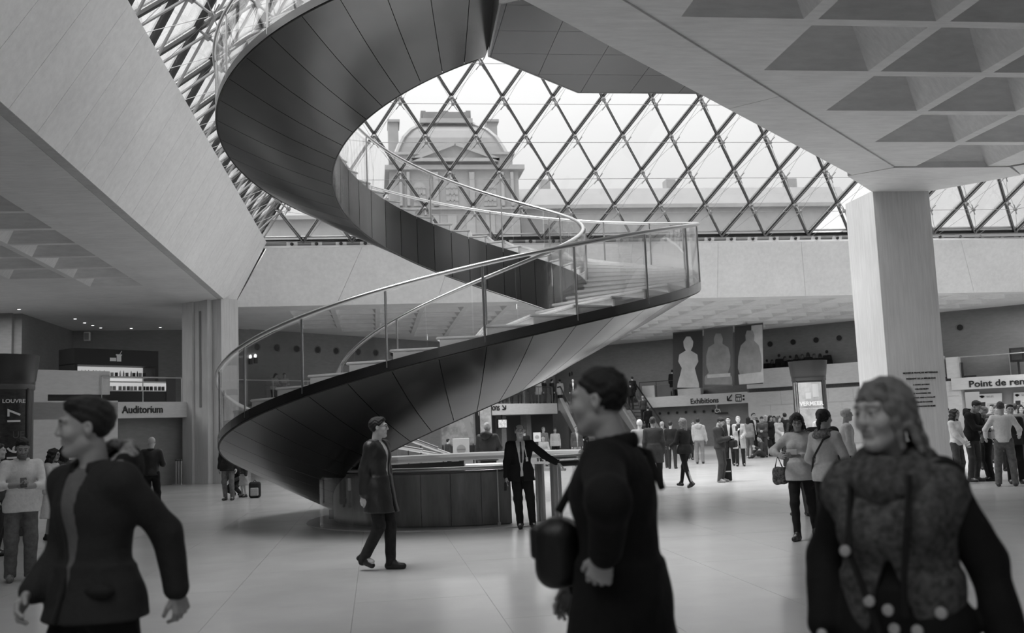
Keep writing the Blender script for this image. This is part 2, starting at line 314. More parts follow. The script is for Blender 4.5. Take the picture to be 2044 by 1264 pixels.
# front faces of the mezzanines
lm_ = dwall('wall_left_mezzanine', -54.8, 44, 79.4, 2.5, 3.2, 2.3, CONL, 'L', (), 'pale stone edge of the left mezzanine')
dwall('wall_left_lower', -55.6, 44, 64, 0, 2.52, .4, COND, 'L', (), 'grey wall under the left mezzanine')
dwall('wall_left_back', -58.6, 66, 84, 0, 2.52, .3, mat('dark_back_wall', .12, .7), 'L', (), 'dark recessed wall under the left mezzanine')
for s in (72.6, 76.5):
    S(MB().box(((s-56.5)/2, (s+56.5)/2, 1.25), (.5, .5, 2.5), R(45)).build('column', COND), 'short square pillar under the mezzanine')
rm = dwall('wall_right_mezzanine', 81.5, -46.4, -36.1, 2.6, 3.28, 2.0, CONL, 'R', (), 'pale stone mezzanine edge lettered Exhibitions')
dwall('wall_right_lower', 82.4, -50, -36.3, 0, 2.62, .4, COND, 'R', [-48+.9*k for k in range(10)], 'grey wall with slots under the right mezzanine', hz=2.2, hr=.09)
rs = dwall('wall_right_stone', 81.5, -36.1, -18.7, 0, 3.22, .8, CONL, 'R', (), 'pale coursed stone wall below the right balcony')
dwall('wall_right_balcony', 81.5, -36.1, -19.75, 3.46, 4.62, .35, CONL, 'R', (), 'pale stone parapet of the right balcony')
dwall('wall_right_slot', 81.9, -36.1, -17.6, 3.2, 3.47, .05, BLACK, 'R', (), 'dark slot between wall and parapet')
dwall('wall_right_floor', 81.9, -36.1, -18.7, 3.1, 3.62, 1.6, COND, 'R', ())
rr_ = dwall('wall_right_reception', 81.3, -19.3, -4, 2.72, 3.36, .6, CONL, 'R', (), 'pale stone band lettered Point de rencontre')
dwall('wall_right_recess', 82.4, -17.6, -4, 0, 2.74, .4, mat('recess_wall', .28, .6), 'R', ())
# coursed stone blocks of the right wall
for r_ in range(4):
    for k in range(9):
        s0 = -36.1+k*2.05+(r_ % 2)*1.0; s1 = min(s0+2.03, -18.8)
        if s1-s0 > .3:
            f = lambda s, o: ((81.5+s)/2-o*.7071, (81.5-s)/2-o*.7071)
            MB().prism([f(s0, .025), f(s1, .025), f(s1, -.02), f(s0, -.02)], .01+r_*.8, .8+r_*.8-.01).build('stone_block', CONL, rs)
# west side: Auditorium wall nearest the left column
aw = dwall('wall_auditorium_band', -47.0, 20, 33.1, 2.56, 3.15, .5, CONL, 'L', (), 'pale stone band lettered Auditorium')
dwall('wall_auditorium', -47.0, 12, 28.5, 0, 3.2, .3, CONL, 'L', (), 'pale stone wall beside the Auditorium entrance')
dwall('wall_auditorium_parapet', -47.0, 12, 28.05, 3.42, 4.26, .3, CONL, 'L', (), 'pale stone parapet over the Auditorium wall')
dwall('wall_auditorium_slot', -47.3, 12, 28.0, 3.1, 3.5, .2, BLACK, 'L', ())
for s in (20.6, 24.3):
    f = lambda s, o: ((s-47.0)/2-o*.7071, (s+47.0)/2+o*.7071)
    MB().prism([f(s-.5, -.01), f(s+.5, -.01), f(s+.5, .3), f(s-.5, .3)], 3.19, 3.43).build('slot_block', CONL, aw)
dwall('wall_auditorium_floor', -47.2, 12, 33.4, 2.9, 3.15, 6.5, COND, 'L', ())
dwall('door_1', -47.9, 28.3, 33.3, 0, 2.58, .25, COND, 'L', (), 'grey recessed doorway under the Auditorium sign')
S(MB().box((-14.3, 45.8, 5.1), (.4, 7.0, 4.1)).build('wall_upper_side', COND)); S(MB().slab([(-14.5, 49.1, 3.1), (-6.4, 50.6, 3.1), (-6.4, 50.6, 7.1), (-14.5, 49.1, 7.1)], (0, .3, 0)).build('wall_upper_back', COND))
uf = S(MB().box((-20, 42.5, 5.1), (11.2, .4, 4.1)).build('wall_upper_front', COND)); k = MB(); q = atY(5, 665, 42.28); k.tube([q, q+Vector((0, .05, 0))], .2, 14); k.build('porthole', BLACK, uf)
MB().box((-14.75, 42.2, 5.1), (.7, .3, 4.1)).build('pilaster', COND, uf)
# wing passage at the far apex
S(MB().box((21.4, 76, 3.6), (.3, 17, 7.2)).build('wall_passage_right', CONL)); S(MB().box((17, 86, 3.6), (12, .3, 7.2)).build('wall_passage_back', mat('passage_back_wall', .42, .7)))
pw = S(MB().box((13.9, 78, 3.6), (.3, 15, 7.2)).build('wall_passage_left', CONL))
S(MB().box((13.95, 70.4, 3.6), (.5, .5, 7.2)).build('trim_3', DARK)); S(MB().box((17.5, 73, 3.1), (7.6, 8, .25)).build('floor_passage', COND))
for k in range(7):
    for x_, dx in ((21.23, -1),):
        m = MB(); m.tube([(x_, 69.6+k*1.4, 6.1), (x_+.04, 69.6+k*1.4, 6.1)], .16, 10); m.build('porthole', BLACK, pw)
for p in [(1114+4.5*k, 757-1.85*k) for k in range(7)]:
    q = onp(p[0], p[1], 1, 0, 13.74); m = MB(); m.tube([q, q+Vector((.04, 0, 0))], .15, 10); m.build('porthole', BLACK, pw)
# ---------------- lettering on the bands
def dtext(nm, s, px, py, plane, size, m, parent, align='LEFT', sx=1, bold=.004):
    a, b, c = plane; q = onp(px, py, a, b, c); n = Vector((a, b, 0)).normalized()*(-1 if (a*0+b*0-c) < 0 and c > 0 else 1)
    rz = R(45) if a*b < 0 else R(-45)
    return text(nm, s, size, q, PI/2, rz, m, parent, .006, align, sx, bold)
dtext('lettering', 'Auditorium', 244, 825, (1, -1, -46.97), .38, LETTER, aw, sx=.95, bold=.008)
dtext('lettering', 'Exhibitions', 1378, 806.5, (1, 1, 81.47), .47, LETTER, rm, sx=.95, bold=.008)
dtext('lettering', 'Point de rencontre', 1934, 773, (1, 1, 81.27), .47, LETTER, rr_, sx=1.16, bold=.012)
dtext('lettering', 'Exhibitions', 998, 819.5, (1, -1, -54.77), .62, LETTER, lm_, align='RIGHT', sx=.85, bold=.01)
def arrow(parent, pts, w, m):   # little flat stroke arrow from 3D points
    k = MB()
    for a, b in pts: k.bar(a, b, w, .012, (b-a).cross(Vector((0, 0, 1)) if abs((b-a).z) < .9*(b-a).length else Vector((1, 0, 0))))
    k.build('arrow_sign', m, parent)
for (pl, parent, q) in (((1, 1, 81.46), rm, [((1461, 788), (1452, 800)), ((1452, 800), (1452, 791)), ((1452, 800), (1461, 799.5))]), ((1, -1, -54.76), lm_, [((1003, 809.5), (1009, 817)), ((1009.5, 817.5), (1009.5, 809.5)), ((1009.5, 817.5), (1003, 817.7))])):
    arrow(parent, [(onp(*a, *pl), onp(*b, *pl)) for a, b in q], .07, LETTER)
def pic(nm, x0, y0, x1, y1, pl, m, parent, th=.012):
    n = Vector((pl[0], pl[1], 0)).normalized()*th
    return MB().slab([onp(x0, y0, *pl), onp(x1, y0, *pl), onp(x1, y1, *pl), onp(x0, y1, *pl)], n).build(nm, m, parent)
pic('lift_sign', 1468, 787.5, 1480, 802, (1, 1, 81.46), LETTER, rm)
for k in range(3): pic('lift_figure', 1470+k*3.4, 794, 1472+k*3.4, 800, (1, 1, 81.44), PALELETTER, rm)
pic('lift_bar', 1469.5, 789.5, 1478.5, 791.5, (1, 1, 81.44), PALELETTER, rm)
for k in range(2): pic('dot', 1482.5, 788.5+k*7, 1486, 792.5+k*7, (1, 1, 81.46), LETTER, rm)
# wheelchair pictogram and small sign hanging under the Exhibitions band
pk = tag(empty('access_sign', onp(1440, 820, 1, 1, 82.1)), 'small white wheelchair pictogram sign on the dark wall under Exhibitions', 'sign')
def P0m(o, base): o.matrix_world = o.matrix_world; return o
k = MB(); pl = (1, 1, 82.2)
k.tube([onp(1431+3.6*math.cos(a), 820+3.8*math.sin(a), *pl) for a in [R(20+20*i) for i in range(14)]], .03, 5); k.tube([onp(1430, 811, *pl), onp(1431, 817, *pl), onp(1436, 817.5, *pl), onp(1438, 823, *pl)], .035, 5); k.tube([onp(1429.5, 808.5, *pl), onp(1430.5, 810.5, *pl)], .06, 6)
o = k.build('pictogram', PALELETTER); o.parent = pk; o.matrix_parent_inverse = Matrix.Translation(-pk.location)
k = MB(); k.slab([onp(1427, 823.5, *pl), onp(1453, 823, *pl), onp(1453, 826, *pl), onp(1427, 826.5, *pl)], (.02, .02, 0)); o = k.build('sign_board', BLACK); o.parent = pk; o.matrix_parent_inverse = Matrix.Translation(-pk.location)
# ================================================================ SPIRAL STAIRCASE
CX, CY, RO, RI, PR = 1.757, 19.574, 4.679, 2.492, .986
zo = lambda t: -1.755+PR*t; zi = lambda t: -2.70+PR*t; zt = lambda t: -1.602+PR*t; zs = lambda t: -1.593+PR*t
DA = R(9); A0 = R(215.2)-14*DA
stair = tag(empty('spiral_staircase', (CX, CY, 0)), 'wide helical staircase with dark metal underside, stone steps and glass balustrades', 'staircase')
def pol(r, t, z): return (r*math.cos(t), r*math.sin(t), z)
def sector(fun, n, m):   # grid solid from fun(u,v,side)
    k = MB(); vs = [fun(i/n, j/m, s) for s in (0, 1) for i in range(n+1) for j in range(m+1)]; w = m+1; o = (n+1)*w; fs = []
    for i in range(n):
        for j in range(m):
            a, b, c, d = i*w+j, i*w+j+1, (i+1)*w+j+1, (i+1)*w+j; fs += [(a, b, c, d), (o+d, o+c, o+b, o+a)]
    for i in range(n):
        for j in (0, m): fs.append((i*w+j, (i+1)*w+j, o+(i+1)*w+j, o+i*w+j))
    for j in range(m):
        for i in (0, n): fs.append((i*w+j, i*w+j+1, o+i*w+j+1, o+i*w+j))
    return k.add(vs, fs)
G = .006   # joint
def soff(a, th, base=None, u0=0, u1=1):
    def f(u, v, s):
        r = RI+.012+(RO-.012-RI-.012)*v; g = G/r; t = a+g+(DA-2*g)*u
        z = zi(t)+(zo(t)-zi(t))*v + th*s - .055*math.sin(PI*v)
        return pol(r, t, z if base is None else max(z, base+th*s))
    return f
def finish(k, nm, m, smooth=True):
    me = k.mesh(nm)
    if smooth: me.shade_smooth(); me.set_sharp_from_angle(angle=R(35))
    me.materials.append(m); return me
sm = finish(sector(soff(0, .02), 3, 5), 'soffit_panel', PANEL)
im = finish(sector(lambda u, v, s: pol(RI-.0+.02*s, G/RI+(DA-2*G/RI)*u, zi(DA*u)+.02+(1.098-.03)*v), 3, 1), 'inner_panel', PANEL)
stm = finish(sector(lambda u, v, s: pol(RO-.03+.04*s, DA*u, zo(DA*u)+.012+.15*v), 3, 1), 'outer_stringer', PANEL)
def stepmesh():
    k = MB(); n = 4; top = zs(DA)+.012; ra, rb = RI+.03, RO-.035
    def solid(t0, z_hi, z_lo):
        vs = [pol(r, DA*i/n+(t0/r if i == 0 else 0), z_hi if z else z_lo(DA*i/n)) for z in (0, 1) for r in (ra, rb) for i in range(n+1)]; w = n+1; fs = []
        for i in range(n):
            fs += [(i, i+1, w+i+1, w+i), (2*w+i, 3*w+i, 3*w+i+1, 2*w+i+1), (i, 2*w+i, 2*w+i+1, i+1), (w+i, w+i+1, 3*w+i+1, 3*w+i)]
        fs += [(0, w, 3*w, 2*w), (n, 2*w+n, 3*w+n, w+n)]; k.add(vs, fs)
    solid(.02, top-.042, lambda t: zs(t)-.12); solid(-.035, top, lambda t: top-.045)
    me = k.mesh('step'); bm = bmesh.new(); bm.from_mesh(me)
    ed = [e for e in bm.edges if e.calc_face_angle(0) > .6]
    bmesh.ops.bevel(bm, geom=ed, offset=.012, segments=2, affect='EDGES'); bm.to_mesh(me); bm.free()
    me.shade_smooth(); me.set_sharp_from_angle(angle=R(30)); me.materials.append(STONE); return me
spm = stepmesh(); NST = 61
for k in range(NST):
    a = A0+k*DA; dz = PR*a
    if a > R(88): link('step', spm, None, stair, (0, 0, dz), a)
    if a > R(634.5): continue
    if a > R(160):
        link('soffit_panel', sm, None, stair, (0, 0, dz), a); link('inner_panel', im, None, stair, (0, 0, dz), a)
    else:
        link('soffit_panel', finish(sector(soff(a, .02, .002), 3, 5), 'soffit_panel', PANEL), None, stair)
        link('inner_panel', finish(sector(lambda u, v, s: pol(RI+.02*s, a+DA*u, max(.0, zi(a+DA*u)+.02)+(max(.02, zt(a+DA*u)-.01)-max(.0, zi(a+DA*u)+.02))*v), 3, 1), 'inner_panel', PANEL), None, stair)
    if a > R(100): link('outer_stringer', stm, None, stair, (0, 0, dz), a)
def helix(r, z, a, b, n): return [pol(r, a+(b-a)*i/n, z(a+(b-a)*i/n)) for i in range(n+1)]
def tubeh(nm, r, zf, a, b, n, rad, m, seg=8):
    k = MB(); k.tube(helix(r, zf, a, b, n), rad, seg); return k.build(nm, m, stair, smooth=True)
tubeh('inner_edge', RI+.004, lambda t: zi(t)+.004, R(160), R(635), 200, .016, DSTEEL, 6)
tubeh('outer_edge', RO-.012, lambda t: zo(t)+.004, R(105), R(635), 240, .016, BLACK, 6)
k = sector(lambda u, v, s: pol(RI+.04+(RO-.06-RI-.04)*v, R(165)+R(470)*u, zi(R(165)+R(470)*u)+.05+(zo(0)-zi(0)-.02)*v-.05*math.sin(PI*v)+.02*s), 160, 3)
k.build('core', DARK, stair, smooth=True)
k = sector(lambda u, v, s: pol(RI+.03+.02*s, R(165)+R(470)*u, zi(R(165)+R(470)*u)+.03+1.02*v), 160, 1); k.build('inner_core', DARK, stair, smooth=True)
tubeh('handrail', 4.70, lambda t: -.49+PR*t, R(98), R(633), 260, .036, STEEL, 10); tubeh('handrail', 2.475, lambda t: -.46+PR*t, R(100), R(633), 220, .034, STEEL, 10)
gm = finish(sector(lambda u, v, s: pol(4.655+.014*s, R(.2)+R(18.1)*u, zs(R(18.5)*u)-.03+1.09*v), 8, 1), 'glass_panel', GLASS)
gi = finish(sector(lambda u, v, s: pol(2.525+.014*s, R(.3)+R(17.9)*u, zt(R(18.5)*u)-.02+1.12*v), 8, 1), 'glass_panel', GLASS)
pm = MB(); pm.tube([(4.672, 0, zs(0)-.1), (4.672, 0, zs(0)+1.1)], .019, 8); pm = finish(pm, 'post', STEEL)
pi_ = MB(); pi_.tube([(2.51, 0, zt(0)-.1), (2.51, 0, zt(0)+1.13)], .016, 8); pi_ = finish(pi_, 'post', STEEL)
for k in range(-5, 23):
    a = R(213.4+18.5*k); dz = PR*a
    if a < R(630):
        link('post', pm, None, stair, (0, 0, dz), a)
        if a < R(614): link('glass_panel', gm, None, stair, (0, 0, dz), a)
        if a < R(614): link('glass_panel', gi, None, stair, (0, 0, dz), a)
        if k % 2 == 0: link('post', pi_, None, stair, (0, 0, PR*(a+R(24))), a+R(24))
MB().box((-2.32, .45, .1), (.5, .62, .2), R(68)).build('foot', BLACK, stair)
# ---------------- bridge from the stair head to the entrance platform
br = tag(empty('footbridge', (0, 0, 0)), 'flat landing bridge with square dark metal underside panels at the stair head', 'bridge')
bpoly = [(2.17, 17.1), (2.1, 14.88), (3.93, 13.9), (9.03, 19.0), (4.2, 19.0)]
def clip(poly, ax, lim, sgn):
    out = []
    for i in range(len(poly)):
        p, q = poly[i], poly[(i+1) % len(poly)]; a, b = (p[ax]-lim)*sgn, (q[ax]-lim)*sgn
        if a >= 0: out.append(p)
        if a*b < 0: t = a/(a-b); out.append((p[0]+(q[0]-p[0])*t, p[1]+(q[1]-p[1])*t))
    return out
ZL = 9.39
MB().prism(bpoly, 8.32, ZL).build('bridge_body', DARK, br)
for i in range(8):
    for j in range(6):
        x0, y0 = 1.19+1.02*i, 13.9+1.02*j; q = bpoly
        for ax, lim, s in ((0, x0+.004, 1), (0, x0+1.016, -1), (1, y0+.004, 1), (1, y0+1.016, -1)): q = clip(q, ax, lim, s) if len(q) > 2 else []
        if len(q) > 2: MB().prism(q, 8.295, 8.325).build('underside_panel', mat('bridge_panel_metal', .085, .3, .9, var=.06, scale=1.5), br)
for a, b in zip(bpoly, bpoly[1:]+bpoly[:1]):
    a = Vector((*a, 8.84)); b = Vector((*b, 8.84)); MB().bar(a, b, .03, 1.10).build('side_panel', PANEL, br)
MB().tube([(*bpoly[0], ZL+1.1), (*bpoly[4], ZL+1.1), (*bpoly[3], ZL+1.1)], .03).build('handrail', STEEL, br)
MB().slab([(*bpoly[0], ZL), (*bpoly[4], ZL), (*bpoly[4], ZL+1.05), (*bpoly[0], ZL+1.05)], (.01, -.01, 0)).build('glass_panel', GLASS, br)
# ---------------- round lift enclosure inside the stair
RD = 2.60; lift = tag(empty('lift_enclosure', (CX, CY, 0)), 'low round drum of upright stained panels with steel rim inside the stair', 'lift')
WOOD = mat('stained_drum_panel', .17, .42, var=.5, scale=2.2, stretch=(1.6, 1.6, .35), vscale='obj', spec=.5)
for k in range(9):
    a0, a1 = 178+11.45*k, 178+11.45*(k+1)
    sector(lambda u, v, s: pol(RD-.05+.05*s, R(a0+.08)+R(a1-a0-.16)*u, .03+.90*v), 4, 1).build('drum_panel', WOOD, lift, smooth=True)
sector(lambda u, v, s: pol(RD-.12+.06*s, R(178)+R(103)*u, .0+.93*v), 40, 1).build('drum_core', DARK, lift, smooth=True)
k = MB(); k.tube([pol(RD+.02, R(176)+R(108)*i/40, .985) for i in range(41)], .035, 8); k.build('steel_rim', STEEL, lift, smooth=True)
k = MB(); k.tube([pol(RD+.0, R(176)+R(108)*i/40, .925) for i in range(41)], .022, 6); k.build('steel_rim', DSTEEL, lift, smooth=True)
sector(lambda u, v, s: pol(RD-.05+.05*s, R(87)+R(91)*u, .02+.93*v), 30, 1).build('back_screen', BLACK, lift, smooth=True)
k = MB(); k.tube([pol(RD+.02, R(20)+R(156)*i/60, 1.05) for i in range(61)], .085, 8); k.build('pale_rim', mat('rim_enamel', .5, .3), lift, smooth=True)
for zz in (.72, .86): k = MB(); k.tube([pol(RD-.1, R(30)+R(56)*i/20, zz) for i in range(21)], .035, 6); k.build('inner_rail', STEEL, lift, smooth=True)
sector(lambda u, v, s: pol(RD-.01+.012*s, R(-77)+R(68)*u, .05+.9*v), 16, 1).build('glass_panel', GLASS, lift, smooth=True)
sector(lambda u, v, s: pol(RD+.32+.012*s, R(196)+R(62)*u, .02+.86*v), 16, 1).build('glass_panel', GLASS, lift, smooth=True)
MB().lathe([(3.1, .0), (3.1, .018), (3.06, .02), (2.5, .02)], seg=64).build('plinth', mat('plinth_stone', .58, .3, spec=.5), lift)
k = MB(); k.tube([pol(RD+.16, R(-84.8), .02), pol(RD+.16, R(-84.8), .95)], .012, 6); k.lathe([(.03, 0), (.03, .05), (.015, .06)], pol(RD+.16, R(-84.8), .02), 8); k.build('thin_post', STEEL, lift)
gate = tag(empty('lift_gate', (3.1, 17.4, 0)), 'steel and glass gate posts with a black handrail beside the lift drum', 'gate')
for px_, w in ((1076, .035), (1085, .05), (1107, .045), (1114, .03), (1121, .03)):
    q = atz(px_, 1043, 0); k = MB(); k.tube([(q.x-3.1, q.y-17.4, 0), (q.x-3.1, q.y-17.4, 1.0)], w, 8); k.build('post', STEEL, gate, smooth=True)
g0, g1 = atz(1058, 1045, 0), atz(1160, 1039, 0); O = Vector((3.1, 17.4, 0))
MB().slab([g0-O+Vector((0, 0, .05)), atz(1105, 1043, 0)-O+Vector((0, 0, .05)), atz(1105, 1043, 0)-O+Vector((0, 0, .95)), g0-O+Vector((0, 0, .95))], (0, .012, 0)).build('glass_door', GLASS, gate)
MB().slab([atz(1122, 1042, 0)-O+Vector((0, 0, .05)), g1-O+Vector((0, 0, .05)), g1-O+Vector((0, 0, .9)), atz(1122, 1042, 0)-O+Vector((0, 0, .9))], (0, .012, 0)).build('glass_door', GLASS, gate)
k = MB(); k.tube([atz(1104, 1043, 0)-O+Vector((0, 0, .99)), g1-O+Vector((0, 0, .99))], .05, 8); k.build('handrail', BLACK, gate, smooth=True)
k = MB(); k.tube([atz(1090, 1043, 0)-O+Vector((0, .1, 1.1)), g1-O+Vector((.2, .1, 1.1))], .045, 8); k.build('handrail', STEEL, gate, smooth=True)
# ================================================================ GLASS PYRAMID
s_, H_, I_ = PW/18, 21.64/18, PW/2/18
pyr = tag(empty('glass_pyramid', (PCX, PCY, ZB)), 'large glass pyramid of diamond panes in a steel lattice over the hall', 'pyramid')
LOC = Vector((PCX, PCY, ZB)); zv = Vector((0, 0, 1))
def face(o, ud, inn, panes, off=.24):
    o = Vector(o)-LOC; ud = Vector(ud); inn = Vector(inn)
    nd = lambda u, k: o+ud*(u*s_)+inn*(k*I_)+zv*(k*H_)
    nrm = (inn*H_-zv*I_).normalized()      # into the hall
    k = MB(); k.bar(nd(0, 0), nd(18, 0), .16, .12); f = k.build('face', BAR, pyr)
    k = MB(); k.tube([nd(0, 0)+zv*.16+inn*.12, nd(18, 0)+zv*.16+inn*.12], .04, 6); k.build('base_tube', TUBE, f)
    for i in range(18):
        for a, b in (((i, 0), (9+i/2, 18-i)), ((18-i, 0), (9-i/2, 18-i))):
            k = MB(); A, B = nd(*a), nd(*b); k.bar(A, B, .095, .14, nrm); k.build('bar', BAR, f)
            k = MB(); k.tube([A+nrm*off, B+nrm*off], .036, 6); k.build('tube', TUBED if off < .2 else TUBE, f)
    # node: strut, clamp and stays, the same at every crossing
    k = MB(); e = nrm*.85
    k.tube([(0, 0, 0), e], .03, 5); k.tube([e-nrm*.08, e+nrm*.06], .07, 6); k.tube([nrm*.22, nrm*.36], .085, 6)
    for du, dk in ((.5, 1), (-.5, 1), (.5, -1), (-.5, -1)): k.tube([e, (nd(du, dk)-nd(0, 0))*.96+nrm*.34], .007, 4, cap=False)
    for du, dk in ((.5, 1), (-.5, 1)):
        d = (nd(du, dk)-nd(0, 0)).normalized(); k.tube([e-d*.28, e+d*.28], .018, 4)
    nm = k.mesh('node'); nm.materials.append(TUBE)
    for r_ in range(1, 17):
        for q in range(18-r_+1):
            u = r_/2+q
            if 0 < q < 18-r_: link('node', nm, None, f, nd(u, r_))
        if r_ < 15:
            k = MB(); k.tube([nd(r_/2, r_)+nrm*.3, nd(r_/2+1, r_)+nrm*.85, nd(18-r_/2-1, r_)+nrm*.85, nd(18-r_/2, r_)+nrm*.3], .011, 4); k.build('cable', TUBE, f)
    g = .045
    rh = [nd(0, g*1.3)-nd(0, 0), nd(.5-g, 1)-nd(0, 0), nd(0, 2-g*1.3)-nd(0, 0), nd(-.5+g, 1)-nd(0, 0)]
    k = MB(); k.slab(rh, -nrm*.02); pmesh = k.mesh('pane'); pmesh.materials.append(PANE)
    k = MB(); k.slab([nd(g*1.5, .03)-nd(0, 0), nd(1-g*1.5, .03)-nd(0, 0), nd(.5, 1-g*2)-nd(0, 0)], -nrm*.02); tmesh = k.mesh('pane'); tmesh.materials.append(PANE)
    rest = MB()
    for r_ in range(0, 17):
        for q in range(18-r_+1):
            u = r_/2+q
            if 0 < q < 18-r_:
                c = nd(u, r_)
                if panes: link('pane', pmesh, None, f, c)
                else: rest.slab([c+p for p in rh], -nrm*.02)
    for i in range(18):
        c = nd(i, 0)
        if panes: link('pane', tmesh, None, f, c)
        else: rest.slab([c+nd(g*1.5, .03)-nd(0, 0), c+nd(1-g*1.5, .03)-nd(0, 0), c+nd(.5, 1-g*2)-nd(0, 0)], -nrm*.02)
    if not panes: tag(rest.build('panes', PANE, f), kind='stuff')
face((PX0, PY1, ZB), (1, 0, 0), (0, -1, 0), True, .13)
face((PX0, PY0, ZB), (0, 1, 0), (1, 0, 0), True)
face((PX1, PY0, ZB), (0, 1, 0), (-1, 0, 0), False)
face((PX0, PY0, ZB), (1, 0, 0), (0, 1, 0), False)
for p in ((PX0, PY0), (PX1, PY0), (PX1, PY1), (PX0, PY1)):
    k = MB(); k.bar(Vector((*p, ZB))-LOC, (0, 0, 21.64), .14, .2); k.build('ridge_bar', BAR, pyr)
# ================================================================ OUTSIDE: courtyard and palace
COURT = mat('courtyard_paving', .3, .8, var=.15, scale=.5); PST = concrete('palace_limestone', .27, (.3, .3, .3), .5, .12); SLATE = mat('palace_slate_roof', .15, .6, var=.12, scale=.3, stretch=(1, 1, .3))
gz0, gz1 = 9.35, 9.5
ct = S(empty('floor_courtyard'), 'paved courtyard around the pyramid')
for (a, b, c, d) in ((-150, 40.95, 200, 260), (-150, -120, 200, 4.8), (-150, 4.8, -5.0, 40.95), (31.0, 4.8, 200, 40.95)):
    zz = .0 if b > 40 else 0
    MB().box(((a+c)/2, (b+d)/2, 9.44), (c-a, d-b, .1)).build('paving', COURT, ct)
YP = 140.0
def E(px, py, Y=YP): return atY(px, py, Y)
pav = tag(empty('palace_pavilion', (E(907, 480).x, YP, 9.5)), 'domed stone palace pavilion with pediment and chimneys behind the glass', 'building')
PO = pav.location.copy()
def eb(nm, x0, x1, y0, y1, d, m, off=0, par=pav, Y=YP, bev=0):
    """block of the pavilion seen between two picture columns and rows, d deep"""
    xm = (y0+y1)/2; a, b = E(x0, xm, Y), E(x1, xm, Y); t, l = E((x0+x1)/2, y0, Y).z, E((x0+x1)/2, y1, Y).z
    if y1 > 470: l = 9.5
    return MB().box(((a.x+b.x)/2-PO.x if par is pav else (a.x+b.x)/2, Y+off+d/2-(PO.y if par is pav else 0), (t+l)/2-(PO.z if par is pav else 0)), (b.x-a.x, d, t-l)).build(nm, m, par)
eb('wall', 779, 1037, 338, 480, 14, PST); eb('cornice', 768, 1046, 331, 340, 15, PST, -.6); eb('attic', 790, 1024, 305, 332, 13, PST, .6); eb('cornice', 786, 1028, 302, 307, 13.4, PST, .3)
eb('string_course', 775, 1041, 415, 419, 14.6, PST, -.4)
# square dome with a swelling outline
prof = [(304, 790, 1015), (285, 797, 1006), (265, 806, 994), (248, 820, 978), (236, 837, 960), (229, 846, 946)]
k = MB(); vs = []
for y, a, b in prof:
    p, q = E(a, y), E(b, y); hw = (q.x-p.x)/2; c = (p.x+q.x)/2-PO.x; z = E(907, y).z-PO.z
    vs += [(c-hw, 6.5-hw*.6, z), (c+hw, 6.5-hw*.6, z), (c+hw, 6.5+hw*.6, z), (c-hw, 6.5+hw*.6, z)]
n = len(prof); fs = [(4*i+j, 4*i+(j+1) % 4, 4*i+4+(j+1) % 4, 4*i+4+j) for i in range(n-1) for j in range(4)]+[(3, 2, 1, 0), (4*n-4, 4*n-3, 4*n-2, 4*n-1)]
k.add(vs, fs); k.build('dome', SLATE, pav)
for side in (1, 2):
    k = MB(); k.tube([Vector((E((a, b)[side-1], y).x-PO.x, 6.5-(E(b, y).x-E(a, y).x)*.3, E(907, y).z-PO.z)) for y, a, b in prof], .35, 6); k.build('dome_rib', PST, pav)
eb('cresting', 840, 948, 221, 230, 6, PST, 3.5); eb('cresting', 848, 941, 206, 222, 5, SLATE, 4)
for a, b in ((843, 853), (936, 946)): eb('finial', a, b, 199, 215, 2, SLATE, 5)
eb('finial', 886, 900, 199, 208, 2, SLATE, 5)
for a, b, t, l in ((776, 797, 226, 310), (979, 1000, 226, 310)): eb('chimney', a, b, t, l, 4, PST, 4); eb('chimney_cap', a-2, b+2, t-4, t+1, 4.6, PST, 3.7)
a, b, c = E(821, 322), E(996, 322), E(907, 290)
MB().slab([(a.x-PO.x, -.5, a.z-PO.z), (b.x-PO.x, -.5, b.z-PO.z), (c.x-PO.x, -.5, c.z-PO.z)], (0, 1.6, 0)).build('pediment', PST, pav)
for p, q in ((a, c), (b, c), (a, b)): k = MB(); k.bar((p.x-PO.x, -.8, p.z-PO.z), (q.x-PO.x, -.8, q.z-PO.z), .5, .4, (0, 1, 0)); k.build('raking_cornice', PST, pav)
WIN = mat('palace_window', .3, .3)
def arch(cx, y0, y1, w, par=pav, Y=YP, dy=-.15):
    m = MB(); p0 = E(cx-w, y1, Y); p1 = E(cx+w, y1, Y); top = E(cx, y0, Y).z; hw = (p1.x-p0.x)/2; mx = (p0.x+p1.x)/2; base = PO if par is pav else Vector((0, 0, 0)); sp = top-hw
    pts = [(mx-hw, p0.z), (mx+hw, p0.z)]+[(mx+hw*math.cos(R(15*i)), sp+hw*math.sin(R(15*i))) for i in range(0, 13)]
    m.slab([(x-base.x, Y+dy-base.y, z-base.z) for x, z in pts], (0, .3, 0)); f = m.build('window', PST if False else WIN, par)
    gl = MB()
    for t in (-.33, .33): gl.box((mx+hw*t-base.x, Y+dy-.05-base.y, (p0.z+sp)/2-base.z), (.16, .1, sp-p0.z))
    for t in (.3, .65, 1): gl.box((mx-base.x, Y+dy-.05-base.y, p0.z+(sp-p0.z)*t-base.z), (2*hw, .1, .16))
    gl.build('glazing_bars', PST, f); return f
for cx in (838, 903, 979): arch(cx, 364, 412, 12)
for cx in (870, 942): eb('pilaster', cx-5, cx+5, 345, 412, 1, PST, -.5)
for cx in (800, 815, 1003, 1022): eb('pilaster', cx-3, cx+3, 345, 412, 1, PST, -.5)
for cx in (830, 868, 903, 940, 979): eb('lower_window', cx-9, cx+9, 428, 470, .3, WIN, -.15)
